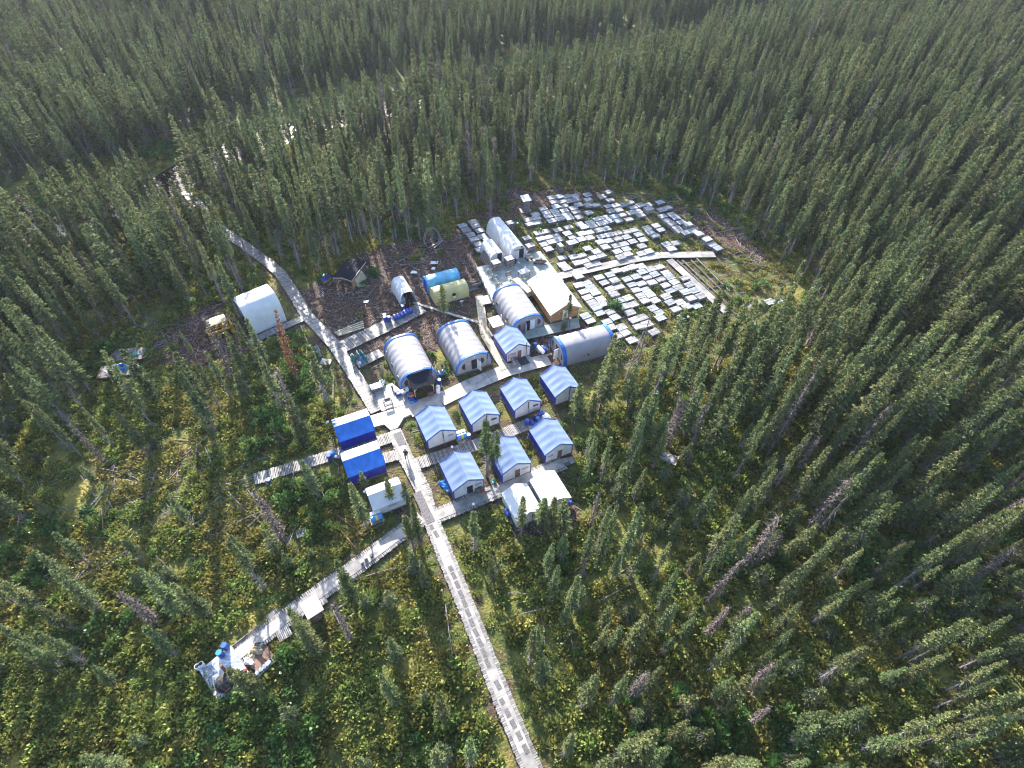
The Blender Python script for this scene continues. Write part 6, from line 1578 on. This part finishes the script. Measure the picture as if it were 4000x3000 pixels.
def bush(seed, R, Hh, n, leaf, m, flat=.6):
    rng = np.random.default_rng(seed); u = rng.random(n) ** .5; a = rng.uniform(0, 2 * PI, n); lob = 1 + .35 * np.sin(a * 3 + seed) + .2 * np.sin(a * 5 + 2 * seed)
    r = R * u * lob; z = Hh * np.sqrt(np.clip(1 - u ** 2, 0, 1)) * rng.uniform(.35, 1.05, n) + .02
    P = np.stack([r * np.cos(a), r * np.sin(a), z], -1); D = np.stack([np.cos(a) * .6 + rng.normal(0, .5, n), np.sin(a) * .6 + rng.normal(0, .5, n), flat + rng.normal(0, .5, n)], -1); D /= np.linalg.norm(D, axis=1, keepdims=True)
    L = leaf * rng.uniform(.6, 1.4, n)
    return arr_mesh("shrub", tufts(P, D, L, L * .36, rng), 4, rng.normal(0, .45, n), m)


BU = [bush(1, .75, .45, 130, .26, LEAF), bush(2, .6, .6, 120, .24, LEAF), bush(3, .9, .35, 150, .28, LEAF), bush(4, .8, .22, 130, .22, LEAFY), bush(5, 1.1, .18, 150, .25, LEAFY), bush(6, .9, 1.2, 260, .28, LEAFG), bush(7, .6, .8, 150, .26, LEAFG)]
NB = 30000
X = RNG.uniform(-95, 110, NB); Y = 4 + 122 * RNG.random(NB) ** 1.25
bpx, bpy_, bdz = proj(X, Y, np.zeros(NB)); ok = (bpx > -250) & (bpx < 4250) & (bpy_ < 3350) & (bpy_ > 0)
pd = path_dist(X, Y); ok &= (pd > .12) & (distline(X, Y, RIVER) > 6.2)
prob = np.full(NB, .95)
for i, p in enumerate(MUD): prob = np.where(inpoly(X, Y, p), (.07, .07, .35, .30, .35, .35)[i], prob)
incl = inpoly(X, Y, CLEAR[0]); prob = np.where(incl & (prob > .5), .50, prob)
prob *= np.clip(.25 + 1.5 * vnoise(X, Y, 4.5), 0, 1)
sxy = np.array([s[0] for s in STACKS])
ok &= RNG.random(NB) < prob
X, Y, pd = X[ok], Y[ok], pd[ok]
ds = np.min(np.hypot(X[:, None] - sxy[None, :, 0], Y[:, None] - sxy[None, :, 1]), 1)
foot = [o for o in bpy.data.objects if o.parent is None and o.get("category") in ("tent", "cabin", "shelter", "deck", "outhouse", "shed")]
bad = (ds < .85) | inpoly(X, Y, [tuple(c_) for c_ in PC])
for o in foot:
    pts_ = [np.array((o.matrix_world if False else Matrix.Translation(o.location) @ Matrix.Rotation(o.rotation_euler.z, 4, 'Z')) @ Vector(v)) for c_ in o.children for v in c_.bound_box] if o.type == 'EMPTY' else [np.array(v) for v in o.bound_box]
    loc_ = np.array(o.location); a = -o.rotation_euler.z
    P_ = np.array(pts_)[:, :2] - loc_[:2]; ca, sa = math.cos(a), math.sin(a); lx_, ly_ = P_[:, 0] * ca - P_[:, 1] * sa, P_[:, 0] * sa + P_[:, 1] * ca
    rx, ry = (X - loc_[0]) * ca - (Y - loc_[1]) * sa, (X - loc_[0]) * sa + (Y - loc_[1]) * ca
    bad |= (rx > lx_.min() - .1) & (rx < lx_.max() + .1) & (ry > ly_.min() - .1) & (ry < ly_.max() + .1)
X, Y, pd = X[~bad], Y[~bad], pd[~bad]; nb = len(X)
vn = vnoise(X, Y, 6.0); v2 = vnoise(X + 300, Y, 9.0)
var = np.where(vn > .62, RNG.integers(3, 5, nb), RNG.integers(0, 3, nb)); tall = (v2 > .68) & (RNG.random(nb) < .35) & (pd > 1.2); var = np.where(tall, RNG.integers(5, 7, nb), var)
s_ = RNG.uniform(.6, 1.35, nb) * np.where(pd < 1.0, .6, 1.0) * np.where(inpoly(X, Y, CLEAR[0]), .75, 1.0)
scatter("undergrowth", "low leafy scrub and moss covering the ground between the trees", X, Y, gz(X, Y) - .04, np.stack([s_, s_, s_ * RNG.uniform(.7, 1.3, nb)], -1), np.stack([RNG.normal(0, .12, nb), RNG.normal(0, .12, nb), RNG.uniform(0, 6.28, nb)], -1), var, [[b_] for b_ in BU])
print("bushes", nb)


# ------------------------------------------------------------------ haze: the air itself
mb = MB(); mb.box(0, 150, -6, 7000, 7000, 70)
hz = bpy.data.materials.new("haze_air"); hz.use_nodes = True; hn = hz.node_tree; hn.nodes.clear()
ho = hn.nodes.new("ShaderNodeOutputMaterial"); pv = hn.nodes.new("ShaderNodeVolumePrincipled")
pv.inputs["Color"].default_value = (.78, .82, 1.0, 1); pv.inputs["Density"].default_value = .0001; pv.inputs["Anisotropy"].default_value = .2
hn.links.new(pv.outputs[0], ho.inputs["Volume"])
tag(mb.build("haze", hz), "thin pale summer haze over the forest", kind="stuff")
